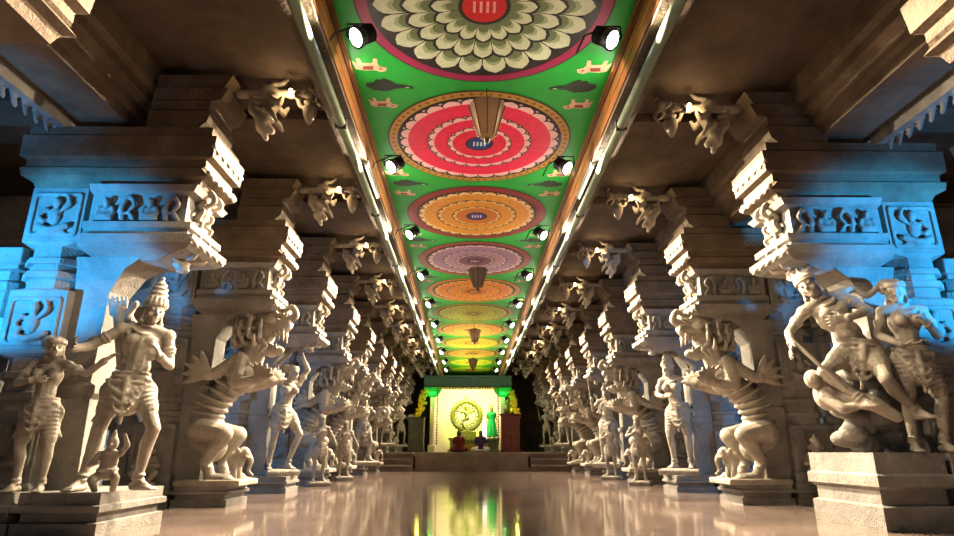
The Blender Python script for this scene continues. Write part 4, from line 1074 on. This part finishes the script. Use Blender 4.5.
B = Clay(); g = human(B, dict(pelvis=(0, 0, .80), waist=(.0, 0, .95), chest=(0, 0, 1.14), neck=(0, 0, 1.31), head=(0, -.03, 1.46), sa=(-.19, 0, 1.26), sb=(.19, 0, 1.26), ha=(-.1, 0, .78), hb=(.1, 0, .78),
    ka=(-.26, -.18, .48), aa=(-.08, -.04, .09), fa=(-.6, -1, 0), kb=(.16, -.34, .84), ab=(-.26, -.34, .70), fb=(-1, -.2, 0), ea=(-.36, -.10, 1.10), wa=(-.24, -.3, 1.22), da=(0, -.2, 1), eb=(.36, -.16, 1.14), wb=(.02, -.32, 1.08), db=(-.8, -.2, -.4)),
    arms2=[((-.19, .02, 1.28), (-.46, .02, 1.26), (-.66, .0, 1.50), (-.2, 0, 1), (0, -1, 0), 1), ((.19, .02, 1.28), (.46, .02, 1.26), (.66, 0, 1.50), (.2, 0, 1), (0, -1, 0), -1)])
crown(B, g, 'tall'); B.ell((0, -.08, .04), (.28, .14, .08))
for q in (-1, 1):
    for k in range(4): B.curve([(q * .08, .02, 1.5 - .03 * k), (q * .3, .03, 1.52 - .1 * k), (q * .46, .02, 1.44 - .12 * k)], .025, .012, 4)
B.xf(Matrix.Translation((0, 0, .80)) @ Matrix.Scale(.64, 4)); B.build('figure', M['bronze'], idol, .013, 1)
# attendant idol in green to the right, on a dark stand
st = empty('idol_stand', (.84, 25.5, DZ), 0, 'dark stand under the green draped idol', 'stand')
b = MB(); b.stack([(0, -.3, .3, -.25, .25), (.08, -.3, .3, -.25, .25), (.1, -.25, .25, -.2, .2), (.45, -.25, .25, -.2, .2), (.47, -.3, .3, -.25, .25), (.54, -.3, .3, -.25, .25)]); b.build('stand_body', M['olive'], st)
gi = empty('draped_idol', (.84, 25.5, DZ + .54), 0, 'small standing idol draped in bright green cloth to the right of the dancing idol', 'idol')
B = Clay(); g = human(B, dict(), True); crown(B, g, 'tall'); B.xf(Matrix.Scale(.72, 4)); B.build('figure', M['bronze'], gi, .014, 1)
C = Clay(); C.lathe((0, 0, .06), [(.24, 0), (.23, .1), (.17, .4), (.14, .66), (.17, .8), (.19, .92), (.1, 1.0)], 14)
for k in range(10):
    a = 2 * PI * k / 10; C.cap((.23 * math.cos(a), .23 * math.sin(a), .08), (.14 * math.cos(a), .14 * math.sin(a), .7), .03, .018, 8)
C.build('drape', M['green_enamel'], gi, .016, 1)
# tall white lamp next to it
wl = empty('standing_lamp', (.53, 25.1, DZ), 0, 'slim white standing lamp between the two idols', 'lamp')
b = MB(); b.lathe((0, 0, 0), [(.14, 0), (.14, .03), (.03, .06), (.025, .5)], 14); b.build('stem', M['steel'], wl, True)
b = MB(); b.lathe((0, 0, .5), [(.09, 0), (.10, .08), (.085, .5), (.05, .75), (.01, .85)], 14); b.build('shade', glow('white lamp shade', (1, .98, .92), 1.0), wl, True)
# low offering table, cabinets
tb = empty('offering_table', (.12, 24.2, DZ), 0, 'low offering table with yellow cloth in front of the dancing idol', 'table')
b = MB(); b.box(-.5, .5, -.2, .2, .26, .30); b.build('tabletop', M['dais'], tb)
b = MB(); b.box(-.52, .52, -.22, -.2, .08, .31); b.box(-.52, .52, -.22, .22, .30, .312); b.build('cloth', M['gold_cloth'], tb)
for sx in (-1, 1):
    for sy in (-1, 1): b = MB(); b.box(sx * .45 - .03, sx * .45 + .03, sy * .15 - .03, sy * .15 + .03, 0, .26); b.build('leg', M['dais'], tb)
def cabinet(name, label, x, w, h, mat, dome):
    r = empty(name, (x, 23.95, DZ), 0, label, 'cabinet')
    b = MB(); b.stack([(0, -w, w, -.25, .25), (.1, -w, w, -.25, .25), (.11, -w + .03, w - .03, -.22, .25), (h - .06, -w + .03, w - .03, -.22, .25), (h - .05, -w - .02, w + .02, -.27, .27), (h, -w - .02, w + .02, -.27, .27)]); b.build('body', mat, r)
    for s in (-1, 1):
        x0, x1 = sorted((s * .012, s * (w - .05))); b = MB(); b.box(x0, x1, -.245, -.22, .15, h - .1); b.box(x0 + .04, x1 - .04, -.255, -.24, .2, h - .15)
        d = b.build('door', mat, r, bevel=.006); b = MB(); b.lathe((s * .05, -.26, h * .5), [(.004, -.05), (.014, -.04), (.014, .04), (.004, .05)], 8); b.build('handle', M['bronze'], d)
    return r
cabinet('wooden_cabinet', 'dark maroon two door cabinet on the platform at the right of the shrine', 1.50, .38, 1.42, M['maroon'], 1)
cabinet('display_cabinet', 'dark olive two door cabinet on the platform at the left of the shrine', -2.12, .32, 1.30, M['olive'], 0)
pot = empty('brass_pot', (1.42, 23.95, DZ + 1.42), 0, 'rounded brass pot standing on the maroon cabinet', 'pot')
b = MB(); b.lathe((0, 0, 0), [(.08, 0), (.15, .08), (.18, .18), (.14, .3), (.08, .36), (.1, .42), (.11, .44)], 16); b.build('pot_body', M['bronze'], pot, True)
b = MB(); b.lathe((0, 0, .44), [(.09, 0), (.06, .06), (.02, .12), (.005, .15)], 12); b.build('lid', M['bronze'], pot, True)

# seated visitors on the platform edge, backs to the camera
def seated(label, x, mat, mat2, y=22.75):
    r = empty('person', (x, y, DZ), 0, label, 'person')
    J = dict(pelvis=(0, 0, .13), waist=(0, -.01, .30), chest=(0, -.02, .48), neck=(0, -.03, .64), head=(0, -.07, .78), sa=(-.18, -.02, .59), sb=(.18, -.02, .59), ea=(-.25, -.06, .34), eb=(.25, -.06, .34), wa=(-.12, -.26, .24), wb=(.12, -.26, .24),
             da=(.6, -.7, 0), db=(-.6, -.7, 0), ha=(-.1, 0, .12), hb=(.1, 0, .12), ka=(-.34, -.30, .12), kb=(.34, -.30, .12), aa=(.02, -.38, .08), ab=(-.02, -.30, .08), fa=(1, -.2, 0), fb=(-1, -.2, 0), na=(0, 0, -1), nb=(0, 0, -1))
    B = Clay(); g = human(B, J, True, jewel=False); B.build('figure', M['skin'], r, .012, 1)
    C = Clay(); C.ell((0, -.02, .46), (.185, .14, .2)); C.ell((0, -.01, .28), (.15, .125, .16)); C.ell((0, .0, .13), (.215, .17, .13)); C.cap((-.17, -.02, .58), (.17, -.02, .58), .075)
    for q in (-1, 1): C.cap((q * .18, -.02, .58), (q * .225, -.04, .42), .075, .062)
    C.build('upper_cloth', mat, r, .014, 2)
    C = Clay()
    for q in (-1, 1): C.cap((q * .1, 0, .13), (q * .34, -.30, .12), .13, .10); C.cap((q * .34, -.3, .11), (q * .02, -.36, .09), .095, .075)
    C.ell((0, -.02, .10), (.26, .2, .10)); C.build('skirt', mat2, r, .014, 2)
    C = Clay(); C.ell((0, -.05, .81), (.093, .10, .10)); C.ell((0, .05, .78), (.075, .055, .07)); C.curve([(0, .06, .76), (0, .11, .6), (.01, .13, .4)], .035, .02); C.build('hair', M['hair'], r, .012, 1)
    r.rotation_euler = (0, 0, PI); r.scale = (.8, .8, .84)
    return r
seated('person in maroon cloth sitting on the platform, left of the pair', -.46, M['red_sari'], M['red_sari'], 22.7)
seated('person in purple and white cloth sitting on the platform, right of the pair', .33, M['purple_sari'], M['white_cloth'], 22.7)

# ------------------------------------------------------------------ light
def spot(loc, aim, e, col, ang=90, blend=.6, r=.03):
    l = bpy.data.lights.new('spot', 'SPOT'); l.energy = e; l.color = col; l.spot_size = R(ang); l.spot_blend = blend; l.shadow_soft_size = r
    o = bpy.data.objects.new('spot', l); COL.objects.link(o); o.location = loc
    o.rotation_euler = (Vector(aim) - Vector(loc)).to_track_quat('-Z', 'Y').to_euler(); return o
def point(loc, e, col, r=.04):
    l = bpy.data.lights.new('point', 'POINT'); l.energy = e; l.color = col; l.shadow_soft_size = r
    o = bpy.data.objects.new('point', l); COL.objects.link(o); o.location = loc; return o
def area(loc, aim, e, col, sx, sy):
    l = bpy.data.lights.new('area', 'AREA'); l.shape = 'RECTANGLE'; l.size = sx; l.size_y = sy; l.energy = e; l.color = col
    o = bpy.data.objects.new('area', l); COL.objects.link(o); o.location = loc
    o.rotation_euler = (Vector(aim) - Vector(loc)).to_track_quat('-Z', 'Y').to_euler(); return o
WARM = (1, .81, .56)
for i in range(9):
    y = 4.45 + 2.5 * i; e = .5 if i == 0 else (1.1 if i < 4 else .8)      # the lamp nearest the camera is dimmer
    for s in (-1, 1):
        if i == 0:
            spot((s * 1.12, y - .10, 4.03), (-s * 3.35, 5.35, 1.8), 420, WARM, 24, .5, .02)
            spot((s * 1.12, y - .10, 4.03), (s * 3.35, 5.35, 1.8), 240, WARM, 32, .6, .02)
        spot((s * 1.12, y - .10, 4.03), (-s * 3.2, y - 3.4, 1.5), 950 * e, WARM, 76, .5, .02)     # floodlights rake across to the other row
        spot((s * 1.12, y - .10, 4.03), (s * 3.0, y - 2.3, 2.3), 2100 * e, WARM, 84, .5, .02)
for i in range(8):
    for s in (-1, 1):
        point((s * (XP(s) - 1.70), PY(i, s) - .09, 4.29), 5, (1, .70, .36), .02)
        # narrow area lights without fittings, added along the edge beams to brighten the ceiling
        area((s * 1.33, PY(i) - .4, 4.28), (0, PY(i) - .4, 4.62), 14, (1, .95, .82), .03, 2.4)
BLUE = (.02, .40, 1)
spot((-5.6, 3.3, 1.35), (-4.2, 5.5, 2.35), 2100, BLUE, 37, .45, .1)
spot((5.9, 3.4, 1.5), (4.45, 5.7, 2.5), 2100, BLUE, 37, .45, .1)
def blue_lamp(x, y, z, where):
    r = empty('blue_floodlight', (x, y, z), 0, 'blue floodlight on a short stand in the aisle %s' % where, 'floodlight', 'blue floodlights in the aisles')
    b = MB(); b.box(-.12, .12, -.05, .05, -.10, .10); b.build('housing', M['black_metal'], r, bevel=.01)
    b = MB(); b.box(-.10, .10, .05, .058, -.08, .08); b.build('lens', glow('blue lens', BLUE, 4), r)
    b = MB(); b.tube([(0, -.02, -.10), (0, -.02, -z + .03)], .018, 8); b.box(-.16, .16, -.18, .14, -z, -z + .03); b.build('stand', M['black_metal'], r)
BLP = [(-5.4, 8.6, 1.6, 45), (5.5, 8.9, 1.6, 45), (-5.3, 11.1, 1.4, 40), (-5.4, 16, 1.6, 25), (5.5, 13.6, 1.5, 20)]
# shrine
for s in (-1, 1):
    point((-.15 + s * 1.40, 23.95, 2.75), 8, (.05, 1, .25), .05)
    point((-.15 + s * 1.85, 23.8, 2.2), 6, (1, .9, .15), .05)
area((-.15, 24.7, 3.05), (-.15, 26.8, 1.4), 170, (1, .84, .55), 2.4, .2)
spot((-.15, 24.45, 3.0), (-.2, 25.4, 2.0), 60, (1, 1, .7), 26, .5, .04)
spot((-.2, 24.3, .9), (-.2, 25.4, 2.0), 40, (.62, 1, .08), 80, .5, .04)
spot((-.2, 26.1, .75), (-.2, 26.9, 1.6), 90, (.75, 1, .06), 130, .8, .05)
point((.84, 25.0, 2.4), .8, (.3, 1, .3), .05)
for y in (20.2, 22.6, 25.4, 28.0): area((-.1, y, 3.5), (-.1, y, 5), 26, (.80, 1, .16), 1.4, 1.2)
for s in (-1, 1): spot((s * 5.6, 3.2, 1.3), (s * 4.9, 5.0, 4.5), 420, BLUE, 50, .6, .1)
for (x, y, z, e) in BLP:
    point((x, y + .16, z), e * 2.2, BLUE, .06); blue_lamp(x, y, z, 'beside the %s %s pillar' % (ORD[int((y - 5) / 2.5)], 'left' if x < 0 else 'right'))

w = bpy.data.worlds.new('World'); scn.world = w; w.use_nodes = True
w.node_tree.nodes['Background'].inputs[0].default_value = (.62, .78, 1, 1); w.node_tree.nodes['Background'].inputs[1].default_value = .12

# ------------------------------------------------------------------ camera
cam = bpy.data.cameras.new('Camera'); co = bpy.data.objects.new('Camera', cam); COL.objects.link(co)
co.location = (-.13, 0, .65); co.rotation_euler = (R(90 + 17), 0, R(-.82))
cam.sensor_width = 36; cam.lens = 36 * 600 / 954; cam.clip_start = .02; cam.clip_end = 200
scn.camera = co
scn.view_settings.view_transform = 'Standard'; scn.view_settings.look = 'None'; scn.view_settings.gamma = 1; scn.view_settings.use_curve_mapping = False
scn.view_settings.exposure = 0.12
scn.cycles.use_denoising = True
scn.cycles.max_bounces = 6; scn.cycles.diffuse_bounces = 1
